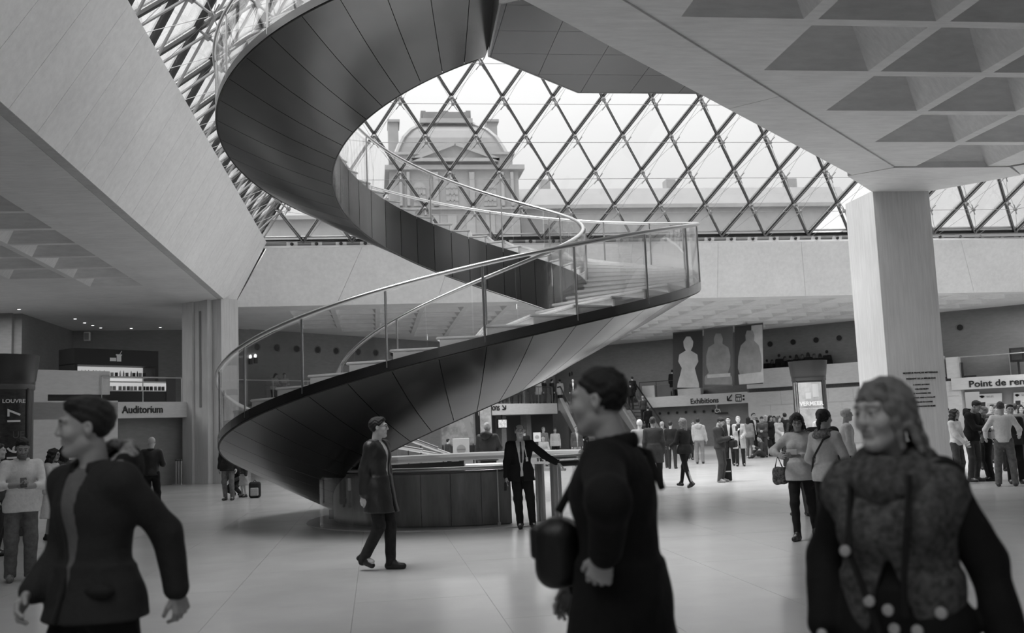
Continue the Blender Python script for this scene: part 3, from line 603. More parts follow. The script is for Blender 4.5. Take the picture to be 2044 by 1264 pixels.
# long wings either side, further back
for nm, a, b, top, Y, lb in (('palace_wing', 1040, 1700, 408, 150, 'long low pale palace wing with a slate roof to the right of the domed pavilion'), ('palace_wing', 380, 778, 432, 150, 'long low pale palace wing with a slate roof to the left of the domed pavilion')):
    w = tag(empty(nm), lb, 'building'); p, q = E(a, 440, Y), E(b, 440, Y); z = E((a+b)/2, top, Y).z; zr = z+3.4
    MB().box(((p.x+q.x)/2, Y+6, (9.5+z)/2), (q.x-p.x, 12, z-9.5)).build('wall', PST, w)
    k = MB(); k.add([(p.x, Y, z), (q.x, Y, z), (q.x, Y+12, z), (p.x, Y+12, z), (p.x, Y+3, zr), (q.x, Y+3, zr), (q.x, Y+9, zr), (p.x, Y+9, zr)], [(3, 2, 1, 0), (4, 5, 6, 7), (0, 1, 5, 4), (1, 2, 6, 5), (2, 3, 7, 6), (3, 0, 4, 7)]); k.build('roof', SLATE, w)
    for zz in (z-.3, 9.5+(z-9.5)*.5): MB().box(((p.x+q.x)/2, Y-.2, zz), (q.x-p.x, .8, .6)).build('cornice', PST, w)
    n = int((q.x-p.x)/4.2)
    wm = MB().box((0, 0, 0), (1.7, .3, 3.6)).mesh('window'); wm.materials.append(WIN)
    for i in range(n):
        for zz in (.28, .74): link('window', wm, None, w, (p.x+2+i*4.2, Y-.1, 9.5+(z-9.5)*zz))
    for i in range(0, n, 5): MB().box((p.x+5+i*4.2, Y+6, zr+.9), (1.6, 2.2, 2.2)).build('chimney', PST, w)
rp_ = tag(empty('palace_block'), 'large pale palace block with a steep hipped roof behind the glass at the far right', 'building')
p, q = E(1700, 440, 105), E(2600, 440, 105); z = 22.5; zr = 36
MB().box(((p.x+q.x)/2, 113, (9.5+z)/2), (q.x-p.x, 16, z-9.5)).build('wall', PST, rp_)
k = MB(); k.add([(p.x-1, 104, z), (q.x, 104, z), (q.x, 122, z), (p.x-1, 122, z), (p.x+13, 110, zr), (q.x-5, 110, zr), (q.x-5, 116, zr), (p.x+13, 116, zr)], [(3, 2, 1, 0), (4, 5, 6, 7), (0, 1, 5, 4), (1, 2, 6, 5), (2, 3, 7, 6), (3, 0, 4, 7)]); k.build('roof', PST, rp_)
for i in range(10): MB().box((p.x+3+i*4.6, 104.9, 16), (1.8, .3, 4.6)).build('window', WIN, rp_)
MB().box(((p.x+q.x)/2, 104.8, z-.3), (q.x-p.x+2, 1, .8)).build('cornice', PST, rp_)
# ================================================================ PEOPLE: bodies and clothes grown as smooth continuous surfaces
def axis(lo, hi, h, fine=()):
    out = [lo]; p = lo
    while p < hi:
        s = h
        for a, b, f in fine:
            if a <= p < b: s = min(s, f)
            elif p < a < p+s: s = max(a-p, f*.5)
        p += s; out.append(p)
    return np.array(out, np.float32)
class Grid:
    def __init__(s, xs, ys, zs): s.x, s.y, s.z = xs, ys, zs; s.F = np.ones((len(xs), len(ys), len(zs)), np.float32)
    def win(s, lo, hi):
        r = []
        for a, l, h in zip((s.x, s.y, s.z), lo, hi): r.append(slice(max(0, int(np.searchsorted(a, l))-1), int(np.searchsorted(a, h))+1))
        return tuple(r)
    def pts(s, w): return s.x[w[0]][:, None, None], s.y[w[1]][None, :, None], s.z[w[2]][None, None, :]
    def put(s, w, d, k, op):
        A = s.F[w]
        if A.size == 0: return
        if op == 'u': h = np.maximum(k-np.abs(A-d), 0)/k; s.F[w] = np.minimum(A, d)-h*h*k*.25
        else: d = -d; h = np.maximum(k-np.abs(A-d), 0)/k; s.F[w] = np.maximum(A, d)+h*h*k*.25
    def rc(s, a, b, ra, rb, k=.02, op='u'):
        a = np.asarray(a, float); b = np.asarray(b, float); m = max(ra, rb)+k+.05
        w = s.win(np.minimum(a, b)-m, np.maximum(a, b)+m); X, Y, Z = s.pts(w); u = b-a; L = max(float(u@u), 1e-9)
        t = np.clip(((X-a[0])*u[0]+(Y-a[1])*u[1]+(Z-a[2])*u[2])/L, 0, 1)
        d = np.sqrt((X-a[0]-t*u[0])**2+(Y-a[1]-t*u[1])**2+(Z-a[2]-t*u[2])**2)-(ra+(rb-ra)*t); s.put(w, d, k, op); return s
    def el(s, c, r, k=.02, op='u', M=None):
        c = np.asarray(c, float); r = np.asarray(r, float); m = r.max()+k+.05; w = s.win(c-m, c+m); X, Y, Z = s.pts(w); X = X-c[0]; Y = Y-c[1]; Z = Z-c[2]
        if M is None: a, b, e = X/r[0], Y/r[1], Z/r[2]
        else: a, b, e = [(X*M[0, i]+Y*M[1, i]+Z*M[2, i])/r[i] for i in range(3)]
        k0 = np.sqrt(a*a+b*b+e*e)+1e-6; k1 = np.sqrt((a/r[0])**2+(b/r[1])**2+(e/r[2])**2)+1e-6
        s.put(w, k0*(k0-1)/k1, k, op); return s
    def skirt(s, c0, c1, r0, r1, k=.03):
        """elliptic frustum from centre c0 (top) to c1 (bottom)"""
        lo = np.minimum(c0, c1)-np.array([max(r0[0], r1[0])+.08, max(r0[1], r1[1])+.08, .05]); hi = np.maximum(c0, c1)+np.array([max(r0[0], r1[0])+.08, max(r0[1], r1[1])+.08, .05])
        w = s.win(lo, hi); X, Y, Z = s.pts(w); t = np.clip((Z-c0[2])/(c1[2]-c0[2]), 0, 1); cx = c0[0]+(c1[0]-c0[0])*t; cy = c0[1]+(c1[1]-c0[1])*t
        rx = r0[0]+(r1[0]-r0[0])*t; ry = r0[1]+(r1[1]-r0[1])*t
        q = np.sqrt(((X-cx)/rx)**2+((Y-cy)/ry)**2); d = (q-1)*np.minimum(rx, ry); d = np.maximum(d, np.maximum(Z-max(c0[2], c1[2]), min(c0[2], c1[2])-Z)); s.put(w, d, k, 'u'); return s
    def plane(s, p, n):   # keep the side n points away from
        n = np.asarray(n, float); n = n/np.linalg.norm(n); X, Y, Z = s.x[:, None, None], s.y[None, :, None], s.z[None, None, :]
        s.F = np.maximum(s.F, (X-p[0])*n[0]+(Y-p[1])*n[1]+(Z-p[2])*n[2]); return s
    def crease(s, amp, f=28, seed=0):
        X, Y, Z = s.x[:, None, None], s.y[None, :, None], s.z[None, None, :]
        s.F = s.F+amp*(np.sin(f*(Z+.35*X+.2*Y)+seed+2.5*np.sin(f*.35*(X-Y)+seed))*.6+np.sin(f*.8*(X*.8-Z*.5+Y*.6)+1.3*seed+2*np.sin(f*.3*Z))*.4).astype(np.float32); return s
    def mesh(s, name):
        F = s.F
        for ax in range(3):
            sl = [slice(None)]*3
            for e in (0, -1): sl[ax] = e; F[tuple(sl)] = np.maximum(F[tuple(sl)], .01)
        ins = F < 0; cnt = np.zeros(tuple(n-1 for n in F.shape), np.int8)
        OFF = [(i, j, k) for i in (0, 1) for j in (0, 1) for k in (0, 1)]
        for i, j, k in OFF: cnt += ins[i:F.shape[0]-1+i, j:F.shape[1]-1+j, k:F.shape[2]-1+k]
        act = (cnt > 0) & (cnt < 8); I, J, K = np.nonzero(act); n = len(I)
        if n == 0: return None
        idx = np.full(act.shape, -1, np.int64); idx[I, J, K] = np.arange(n); pos = np.zeros((n, 3)); c = np.zeros(n)
        for a in OFF:
            for ax in range(3):
                if a[ax] == 1: continue
                b = list(a); b[ax] = 1; f1 = F[I+a[0], J+a[1], K+a[2]]; f2 = F[I+b[0], J+b[1], K+b[2]]; m = (f1 < 0) != (f2 < 0)
                t = f1[m]/(f1[m]-f2[m])
                p1 = np.stack([s.x[I[m]+a[0]], s.y[J[m]+a[1]], s.z[K[m]+a[2]]], 1); p2 = np.stack([s.x[I[m]+b[0]], s.y[J[m]+b[1]], s.z[K[m]+b[2]]], 1)
                pos[m] += p1+(p2-p1)*t[:, None]; c[m] += 1
        pos /= c[:, None]; Q = []
        for ax in range(3):
            o1, o2 = [(1, 2), (2, 0), (0, 1)][ax]; sa = [slice(1, -1)]*3; sb = [slice(1, -1)]*3; sa[ax] = slice(0, -1); sb[ax] = slice(1, None)
            A = ins[tuple(sa)]; B = ins[tuple(sb)]; e = np.stack(np.nonzero(A != B), 1)
            if len(e) == 0: continue
            fl = A[tuple(e.T)]; g = e.copy(); g[:, o1] += 1; g[:, o2] += 1
            def cell(d1, d2): h = g.copy(); h[:, o1] += d1; h[:, o2] += d2; return idx[h[:, 0], h[:, 1], h[:, 2]]
            q = np.stack([cell(-1, -1), cell(0, -1), cell(0, 0), cell(-1, 0)], 1); q[~fl] = q[~fl][:, ::-1]; Q.append(q)
        Q = np.concatenate(Q); Q = Q[(Q >= 0).all(1)]
        me = bpy.data.meshes.new(name); me.vertices.add(n); me.vertices.foreach_set('co', pos.astype(np.float32).ravel()); me.loops.add(4*len(Q)); me.loops.foreach_set('vertex_index', Q.astype(np.int32).ravel())
        me.polygons.add(len(Q)); me.polygons.foreach_set('loop_start', np.arange(0, 4*len(Q), 4, dtype=np.int32)); me.update(calc_edges=True); me.shade_smooth(); return me, pos
def rx(a): c, s = math.cos(a), math.sin(a); return np.array([[1, 0, 0], [0, c, -s], [0, s, c]])
def ry(a): c, s = math.cos(a), math.sin(a); return np.array([[c, 0, s], [0, 1, 0], [-s, 0, c]])
def rz_(a): c, s = math.cos(a), math.sin(a); return np.array([[c, -s, 0], [s, c, 0], [0, 0, 1]])
def ik(a, t, l1, l2, pole):
    a = np.array(a, float); t = np.array(t, float); d = t-a; L = np.linalg.norm(d); d = d/max(L, 1e-6); L2 = min(L, (l1+l2)*.995); t = a+d*L2
    x = (l1*l1-l2*l2+L2*L2)/(2*L2); h = math.sqrt(max(l1*l1-x*x, 1e-6)); p = np.array(pole, float); p = p-d*(p@d); p /= max(np.linalg.norm(p), 1e-6); return a+d*x+p*h, t
def nz(v): v = np.asarray(v, float); return v/max(np.linalg.norm(v), 1e-9)
CLOTH = {}
def cloth(v, kind='plain'):
    k = f'cloth_{kind}_{int(v*1000)}'
    if kind == 'tweed': return mat(k, v, .95, 0, .5, 42, .75, vscale='obj', spec=.2)
    if kind == 'shine': return mat(k, v, .45, 0, .25, 24, .1, vscale='obj', spec=.5)
    if kind == 'denim': return mat(k, v, .85, 0, .25, 14, .35, vscale='obj', spec=.2)
    return mat(k, v, .85, 0, .3, 22, .12, vscale='obj', spec=.25)
SKIN = {}
def skin(v): return mat(f'skin_{int(v*1000)}', v, .5, 0, 0, 60, .05, vscale='obj', spec=.4, attr='tint')
def HAIRM(v): return mat(f'hair_{int(v*1000)}', v, .55, 0, .5, 110, .25, (1, 1, .2), vscale='obj', spec=.4)
def person(label, x, y, rot, H=1.72, z0=0., female=False, vox=.016, fine=None, hyaw=0, hpitch=0, hroll=0, lean=0, twist=0, side=0, crouch=0, Lh=None, Rh=None, Lf=None, Rf=None, Lp=(.4, .8, -.3), Rp=(-.4, .8, -.3),
           Lk=(.15, -1, 0), Rk=(-.15, -1, 0), heel=(0, 0), bulk=1.0, skinv=.42, top=('jacket', .03), hem=.86, flare=0, opening=0, shirt=None, collar=None, legs=('trousers', .03), legw=1.0, shoe=.015, hair=('short', .02), hood=None, scarf=None,
           beard=0, curl=(.25, .25), sleeve=1., sole=None, belly=0, group=None, glasses=False, kind='plain', legkind='plain', tie=None, stripes=False, sit=False, fing=True, extra=None, hd=(None, None), headw=1.0):
    fine = fine or min(vox, .0105); s = H/1.75; T = np.array; hz = .94-crouch; sw = (.158 if female else .182)*(.5+.5*bulk)
    Mc = rz_(twist)@rx(lean)@ry(side); Wp = T([0, 0, hz+.10]); cp = lambda p: Wp+Mc@(T(p, float)-T([0, 0, 1.04]))
    Mh = Mc@rz_(hyaw)@rx(hpitch)@ry(hroll); Nt = cp((0, -.008, 1.53)); HC = Nt+Mh@T([0, -.010, .108]); hp = lambda p: HC+Mh@T(p, float)
    LS, RS = cp((sw, .005, 1.412)), cp((-sw, .005, 1.412))
    Lh = cp((sw+.06, -.03, .83)) if Lh is None else T(Lh, float); Rh = cp((-sw-.06, -.03, .83)) if Rh is None else T(Rh, float)
    LE, LW = ik(LS, Lh, .285, .255, Lp); RE, RW = ik(RS, Rh, .285, .255, Rp)
    hx = .088; LHp, RHp = T([hx, 0, hz-.01]), T([-hx, 0, hz-.01])
    Lf = T(Lf if Lf is not None else (.11, .02, .085), float); Rf = T(Rf if Rf is not None else (-.11, .02, .085), float)
    LKn, LA = ik(LHp, Lf, .43, .425, Lk); RKn, RA = ik(RHp, Rf, .43, .425, Rk)
    allp = np.stack([LE, RE, LW, RW, LA, RA, LKn, RKn, HC, cp((0, 0, 1.2)), T([0, 0, hz])]); lo = allp.min(0)-.30; hi = allp.max(0)+.30; lo[2] = -.02
    root = empty('person', (x, y, z0), rot, label=label, cat='person', group=group)
    def out(g, nm, m, tint=None, child=root):
        r = g.mesh(nm)
        if r is None: return None
        me, pos = r
        if tint is not None:
            at = me.attributes.new('tint', 'FLOAT', 'POINT'); at.data.foreach_set('value', tint(pos).astype(np.float32))
        me.transform(Matrix.Scale(s, 4)); o = link(nm, me, m, child); return o
    b = bulk
    def torso(g, o=0, k=.05):
        g.el((0, 0, hz+.0), (.160*b*(1.03 if female else 1)+o, .112*b+o, .13+o), k)
        g.el(cp((0, -.01*belly, 1.10)), ((.128 if female else .140)*b+o, (.098+.05*belly)*b+o, .15+o), k, 'u', Mc); g.el(cp((0, .0, 1.29)), ((.150 if female else .168)*b+o, .112*b+o, .175+o), k, 'u', Mc)
        g.rc(cp((-sw+.03, .01, 1.405)), cp((sw-.03, .01, 1.405)), .058+o, .058+o, .05)
        if female:
            for e in (-1, 1): g.el(cp((e*.068, -.085, 1.275)), (.058+o*.7, .05+o*.7, .055+o*.7), .04)
    def arm(g, S_, E_, W_, o=0, frac=1., k=.03, w=0):
        g.rc(S_, E_, .048*b+o, .040*b+o+w*.5, k); e = E_+(W_-E_)*min(1, max(0, frac)); g.rc(E_, e, .040*b+o+w*.5, .030+o+w, k) if frac > 0.02 else None
    def leg(g, P, K_, A, o=0, w=1., k=.03):
        g.rc(P, K_, .083*b+o, .055*b+o*w, k); g.rc(K_, A, .056*b+o*w, .037+o*1.3*w, k)
    # ---- body: one continuous skin surface (head, neck, trunk, limbs, hands)
    hl = HC-.16*T([1, 1, 1]); hh = HC+.16*T([1, 1, 1]); fx = [(hl[0], hh[0], fine)]; fy = [(hl[1], hh[1], fine)]; fz = [(hl[2], hh[2], fine)]
    hands = []
    for W_, E_, cu, dv, sd in ((LW, LE, curl[0], hd[0], 1), (RW, RE, curl[1], hd[1], -1)):
        d = nz(dv) if dv is not None else nz(W_-E_); fwd = Mc@T([0, -1., 0]); t = fwd-d*(fwd@d)
        if np.linalg.norm(t) < .72: t = T([0, 0, 1.])-d*d[2]+.35*T([-sd, 0, 0])
        t = nz(t-d*(t@d)); n = nz(np.cross(d, t))*(1 if sd > 0 else -1)
        if n@T([-sd, 0, 0]) < 0 and abs(d[2]) > .6: n = -n
        hands.append((W_, d, t, n, cu)); c = W_+d*.09
        for f_, i in ((fx, 0), (fy, 1), (fz, 2)): f_.append((c[i]-.115, c[i]+.115, fine*.9))
    cv = max(.026, vox)
    g = Grid(axis(lo[0], hi[0], cv, fx), axis(lo[1], hi[1], cv, fy), axis(lo[2], hi[2], cv, fz))
    torso(g, -.008 if True else 0)
    for S_, E_, W_ in ((LS, LE, LW), (RS, RE, RW)): arm(g, S_, E_, W_)
    for P, K_, A in ((LHp, LKn, LA), (RHp, RKn, RA)): leg(g, P, K_, A)
    for A, K_, e in ((LA, LKn, 1), (RA, RKn, -1)): g.rc(A, A+T([0.02*e, -.13, -.045]), .036, .028, .02)
    g.rc(cp((0, .02, 1.42)), Nt+Mh@T([0, .012, .03]), .062 if not female else .052, .052 if not female else .046, .04)
    hw = headw
    g.el(hp((0, .014, .030)), (.074*hw, .094, .086), .02, 'u', Mh); g.el(hp((0, -.022, -.028)), (.055*hw, .070, .086), .03, 'u', Mh)
    g.el(hp((0, -.066, -.094)), (.028, .026, .024), .03, 'u', Mh); g.rc(hp((-.040*hw, -.004, -.064)), hp((-.016, -.06, -.092)), .019, .016, .03); g.rc(hp((.040*hw, -.004, -.064)), hp((.016, -.06, -.092)), .019, .016, .03)
    for e in (-1, 1):
        g.el(hp((e*.030, -.100, .010)), (.017, .016, .011), .018, 's', Mh); g.el(hp((e*.030, -.080, .010)), (.0135, .0135, .0125), .006, 'u', Mh)
        g.el(hp((e*.038, -.066, -.024)), (.024, .022, .022), .03, 'u', Mh)
        g.rc(hp((e*.012, -.090, .034)), hp((e*.046, -.078, .033)), .009, .008, .02)
        g.el(hp((e*.075*hw, .010, -.004)), (.009, .019, .031), .008, 'u', Mh@rz_(-e*.35)); g.el(hp((e*.083*hw, .006, .0)), (.006, .009, .014), .006, 's', Mh)
    g.rc(hp((0, -.088, .028)), hp((0, -.106, -.016)), .0075, .0105, .012); g.el(hp((0, -.103, -.023)), (.0155, .011, .0085), .010, 'u', Mh)
    g.rc(hp((-.018, -.086, -.0490)), hp((.018, -.086, -.0490)), .0085, .0085, .010); g.rc(hp((-.015, -.085, -.0625)), hp((.015, -.085, -.0625)), .0095, .0095, .010); g.rc(hp((-.023, -.096, -.0555)), hp((.023, -.096, -.0555)), .0030, .0030, .004, 's'); g.rc(hp((-.02, -.096, -.077)), hp((.02, -.096, -.077)), .006, .006, .012, 's')
    for W_, d, t, n, cu in hands:
        for i, (of, ln) in enumerate(((.030, .072), (.010, .080), (-.010, .075), (-.029, .058))):
            K_ = W_+d*.092+t*of*1.1-d*abs(of)*.25; g.rc(W_+d*.012+t*of*.55, K_, .0155, .0125, .012)
            c1 = cu*(1+.12*i); d1 = d*math.cos(c1)+n*math.sin(c1); d2 = d*math.cos(2.3*c1)+n*math.sin(2.3*c1); m1 = K_+d1*ln*.52; r = .0098 if fine < .008 else .0105
            g.rc(K_, m1, r, r*.92, .005); g.rc(m1, m1+d2*ln*.48, r*.92, r*.78, .004)
        th = W_+t*.022+d*.022; t1 = W_+t*.052+d*.058+n*.016; g.rc(th, t1, .015, .0115, .012); g.rc(t1, t1+d*.032+t*.008+n*(.012+.02*cu), .0112, .009, .004)
    def tint(pos):
        q = (pos-HC)@Mh; v = np.ones(len(q)); fr = (q[:, 1] < -.055) & (np.abs(q[:, 2]) < .11) & (np.abs(q[:, 0]) < .075); ax_ = np.abs(q[:, 0])
        hv = hair[1]/skinv if hair else .3
        br = fr & (np.abs(ax_-.030) < .019) & (np.abs(q[:, 2]-.0335+.15*(ax_-.03)**1) < max(.0055, fine*.6)); v[br] = min(.45, hv+.12)
        ey = fr & (((ax_-.030)/.0145)**2+((q[:, 2]-.0085)/.0058)**2 < 1); v[ey] = .95; sc = ey & (np.abs(ax_-.030) < .0062); v[sc] = .10; lid = fr & (np.abs(ax_-.030) < .0155) & (np.abs(q[:, 2]-.0155+.0*ax_+14*(ax_-.03)**2) < max(.0018, fine*.5)); v[lid] = .25
        li = fr & (ax_ < .024) & (np.abs(q[:, 2]+.0555) < .012); v[li] = .70
        if beard: be = (q[:, 1] < .0) & (q[:, 2] < -.036+.9*np.maximum(0, ax_-.03)) & (q[:, 2] > -.13) & ~li & (np.linalg.norm(q, axis=1) < .15); v[be] = 1-beard
        if beard > .3: mu = fr & (ax_ < .026) & (np.abs(q[:, 2]+.038) < .008); v[mu] = 1-beard*1.05
        return v
    out(g, 'body', skin(skinv), tint)
    lo2, hi2 = lo, hi
    def G(v=vox, z_lo=None, z_hi=None): return Grid(axis(lo2[0], hi2[0], v), axis(lo2[1], hi2[1], v), axis(lo2[2] if z_lo is None else z_lo, hi2[2] if z_hi is None else z_hi, v))
    fg = vox < .0125
    # ---- legs and shoes
    if legs:
        g = G(z_hi=hz+.2); lo_ = .010*legw+.006
        if legs[0] == 'skirt': g.skirt(T([0, 0, hz+.14]), T([0, 0, legs[2]]), (.14, .10), (.24, .20)); g.el((0, 0, hz+.0), (.172, .125, .13), .05)
        else:
            g.el((0, 0, hz+.0), (.165*b, .118*b, .135), .05)
            for P, K_, A in ((LHp, LKn, LA), (RHp, RKn, RA)): leg(g, P, K_, A+T([0, .005, -.035]), lo_, legw)
            g.plane((0, 0, .045), (0, 0, -1)) if not sit else None
        if fg or vox < .0145: g.crease(.0035, 40, 1)
        out(g, legs[0], cloth(legs[1], legkind))
    for A, K_, hl_, yawf in ((LA, LKn, heel[0], 1), (RA, RKn, heel[1], -1)):
        vs_ = min(vox, .013); c = A; fdir = nz(T([.12*yawf, -1, 0])); M = np.eye(3); tip = A+fdir*.15+T([0, 0, -.05-hl_*.0]); back = A-fdir*.035+T([0, 0, -.045+hl_*0]);
        if hl_: tip = A+fdir*.12+T([0, 0, -.085]); back = A-fdir*.05+T([0, 0, -.02])
        g = Grid(axis(A[0]-.14, A[0]+.14, vs_), axis(A[1]-.26, A[1]+.16, vs_), axis(-.02, A[2]+.14, vs_))
        g.rc(back, tip, .045, .036, .02); g.rc(A+T([0, 0, .02]), A+fdir*.05+T([0, 0, -.03]), .045, .042, .03); g.plane((0, 0, .0), (0, 0, -1))
        if hl_: g.plane(A+T([0, 0, -.075]), nz(T([0, -.5 if False else 0, -1])+fdir*-.75))
        so_ = out(g, 'shoe', cloth(shoe, 'shine'))
    # ---- garments
    def garment(nm, val, o, hem_, fl, op, kd, slv=1., cut=1.475, k=.05, w=0, child=root, deep=-.4, x0=0):
        g = G(); torso(g, o, k)
        if slv > 0:
            for S_, E_, W_ in ((LS, LE, LW), (RS, RE, RW)): arm(g, S_, E_, W_-nz(W_-E_)*.012, o*.5+.005, slv, .035, w)
        if hem_ < .90:
            tz = hz+.12; bz = hem_-(.94-hz)*.8; dx = (LKn+RKn)/2*min(1, (tz-bz)/.5)*.5; fx_ = .178*b+o+fl*.55; fy_ = .125*b+o+fl*.8
            g.skirt(T([0, 0, tz]), T([dx[0], dx[1], bz]), (.145*b+o, .105*b+o), (fx_, fy_), .06)
            for P, K_ in ((LHp, LKn), (RHp, RKn)): g.rc(P, P+(K_-P)*min(1, (hz-bz)/.43), .083*b+o+.008, .07*b+o+.008, .05)
            g.plane((0, 0, bz), (0, 0, -1))
        else:
            pl = cp((0, 0, hem_)); g2 = g
            w_ = g.win(T([-.34, -.34, -1]), T([.34, .34, pl[2]])); X, Y, Z = g.pts(w_)
            inb = (np.abs(X) < .21*b+o+.02)&(np.abs(Y) < .22); dz = pl[2]-Z+0*X+0*Y; g.F[w_] = np.where(inb & (dz > 0) & (np.minimum(np.minimum(np.linalg.norm(np.stack(np.broadcast_arrays(X-LW[0], Y-LW[1], Z-LW[2])), axis=0), np.linalg.norm(np.stack(np.broadcast_arrays(X-RW[0], Y-RW[1], Z-RW[2])), axis=0)), 9) > .10), np.maximum(g.F[w_], dz), g.F[w_])
        if op > 0:   # front opening: wedge that widens upward to the lapels
            X, Y, Z = g.x[:, None, None], g.y[None, :, None], g.z[None, None, :]; q = [(X-Wp[0])*Mc[0, i]+(Y-Wp[1])*Mc[1, i]+(Z-Wp[2])*Mc[2, i] for i in range(3)]
            zz = q[2]+1.04; wd = op*(.18+.82*np.clip((zz-1.0)/.42, 0, 1))+op*.55*np.clip((1.0-zz)/.4, 0, 1); d = np.maximum(np.abs(q[0]-x0)-wd, q[1]+.02); g.F = np.maximum(g.F, -d)
        g.plane(cp((0, 0, cut)), Mc@T([0, -.25, 1.]))
        if fg: g.crease(.0045, 26, val*50)
        elif vox < .0145: g.crease(.0035, 30, val*50)
        return out(g, nm, cloth(val, kd), None, child)
    if shirt is not None: garment('shirt', shirt, .010, .88, 0, 0, 'plain', 0 if top else sleeve, 1.485)
    if top:
        thick = {'shirt': .012, 'sweater': .017, 'jacket': .024, 'coat': .030, 'puffer': .040, 'blazer': .022, 'dress': .014, 'cardigan': .02, 'vest': .03}.get(top[0], .02)
        garment(top[0], top[1], thick, hem, flare, opening, kind, 0 if top[0] == 'vest' else sleeve, 1.485 if collar is None else 1.5, w=.008 if top[0] in ('coat', 'jacket', 'puffer', 'blazer') else .0)
    if collar is not None:
        g = Grid(*[axis(c-.2, c+.2, min(vox, .011)) for c in cp((0, 0, 1.46))]); N = 14; R0 = []
        for i in range(N+1):
            a = R(-90+collar[2])+(2*PI-2*R(collar[2]))*i/N if collar[2] else 2*PI*i/N
            R0.append(cp((.078*math.cos(a), .012+.080*math.sin(a), 1.462+collar[1]*(.5+.5*math.sin(a)))))
        for p, q in zip(R0, R0[1:]): g.rc(p, q, .018, .018, .015); g.rc(p+Mc@T([0, 0, .022]), q+Mc@T([0, 0, .022]), .012, .012, .015)
        out(g, 'collar', cloth(collar[0], kind))
    if tie is not None:
        g = Grid(axis(-.12, .12, .009), axis(-.3, .1, .009), axis(1.0, 1.6, .009)); p = [cp((0, -.085, 1.455)), cp((0, -.122, 1.40)), cp((0, -.135, 1.27)), cp((0, -.14, 1.12))]
        for q, r, ra, rb in zip(p, p[1:], (.014, .012, .02), (.012, .02, .016)): g.rc(q, r, ra, rb, .01)
        out(g, 'tie', cloth(tie))
    if hood is not None:
        g = Grid(*[axis(c-.26, c+.26, min(vox, .012)) for c in cp((0, .1, 1.48))])
        for i in range(9):
            a = R(-20+220*i/8); g.el(cp((.115*math.cos(a), .035+.115*math.sin(a), 1.455+.05*math.sin(a))), (.05, .05, .042), .05)
        g.el(cp((0, .15, 1.44)), (.115, .065, .09), .05); g.el(cp((0, .10, 1.53)), (.07, .055, .06), .03, 's'); g.crease(.006, 34, 2)
        h_ = out(g, 'hood', cloth(hood[0], kind))
        if len(hood) > 1:
            g = Grid(*[axis(c-.26, c+.26, min(vox, .012)) for c in cp((0, .1, 1.5))]); 
            P_ = [cp((.125*math.cos(a), .055+.10*math.sin(a), 1.49+.055*math.sin(a))) for a in [R(-30+240*i/12) for i in range(13)]]
            for p, q in zip(P_, P_[1:]): g.rc(p, q, .024, .024, .02)
            g.crease(.009, 90, 3); out(g, 'fur_trim', cloth(hood[1], 'tweed'))
    if scarf is not None:
        g = Grid(*[axis(c-.3, c+.3, min(vox, .012)) for c in cp((0, 0, 1.44))]); sc_ = scarf[1]
        for i in range(13):
            a = 2*PI*i/12; b2 = 2*PI*(i+1)/12
            for r_, zz, rr in ((.085, 1.485, .040*sc_), (.115, 1.435, .048*sc_)):
                g.rc(cp((r_*math.cos(a), .005+r_*math.sin(a), zz-.02*(1-math.sin(a)))), cp((r_*math.cos(b2), .005+r_*math.sin(b2), zz-.02*(1-math.sin(b2)))), rr, rr, .02)
        g.rc(Nt+Mh@T([0, .01, .02]), cp((0, .01, 1.40)), .05, .05, .01, 's') if False else None
        g.crease(.007, 46, 1); out(g, 'scarf', cloth(scarf[0], scarf[2] if len(scarf) > 2 else 'tweed'))
    # ---- hair
    if hair:
        st, hv = hair[0], hair[1]; hvx = min(vox, .011) if not fg else .007; g = Grid(*[axis(HC[i]-(.16 if i < 2 else .36), HC[i]+(.20 if i == 1 or True else .16), hvx) for i in range(3)])
        face_n = Mh@T([0, -.72, -.69]); 
        if st in ('short', 'fringe_ring', 'crop'):
            th = .005 if st == 'crop' else .010
            g.el(hp((0, .017, .034)), (.074*hw+th*.8, .094+th, .086+th), .01, 'u', Mh); g.plane(hp((0, -.070, .074)), face_n); g.plane(hp((0, 0, -.062)), Mh@T([0, -.35, -1.]))
            if st == 'short': g.el(hp((.01, -.040, .098)), (.052, .034, .022), .03, 'u', Mh)
            for e in (-1, 1): g.el(hp((e*.085, .0, -.014)), (.022, .026, .036), .01, 's', Mh)
            if st == 'fringe_ring': g.el(hp((0, -.02, .10)), (.066, .10, .085), .015, 's', Mh)
        else:
            ln = {'bob': .14, 'long': .26, 'pony': .08, 'curly': .20, 'bun': .08}[st]
            g.el(hp((0, .018, .036)), (.081*hw, .102, .091), .01, 'u', Mh)
            if st in ('bob', 'long', 'curly'):
                w_ = .023 if st != 'curly' else .042
                for i in range(9):
                    a = R(-28+236*i/8); c0 = hp((.066*math.cos(a)*hw, .012+.078*math.sin(a), .03)); dn = hp((.088*math.cos(a)*hw*(1.12 if st == 'curly' else 1.0), .022+.088*math.sin(a), -ln+(.03 if math.sin(a) < 0 else 0)))
                    if st == 'bob' and math.sin(a) > -.2: dn = hp((.112*math.cos(a)*hw, .03+.10*math.sin(a), -ln+.01*math.cos(3*a)))
                    if st != 'bob': dn = dn*.0+T([dn[0], max(dn[1], HC[1]+.01), HC[2]-ln+(.04 if math.sin(a) < 0 else 0)])
                    g.rc(c0, dn, w_, w_*(.62 if st != 'bob' else .5), .03)
                g.el(hp((0, -.088, -.028)), (.057*hw, .052, .106), .015, 's', Mh)
            else:
                g.plane(hp((0, -.072, .076)), face_n); g.plane(hp((0, 0, -.065)), Mh@T([0, -.4, -1.]))
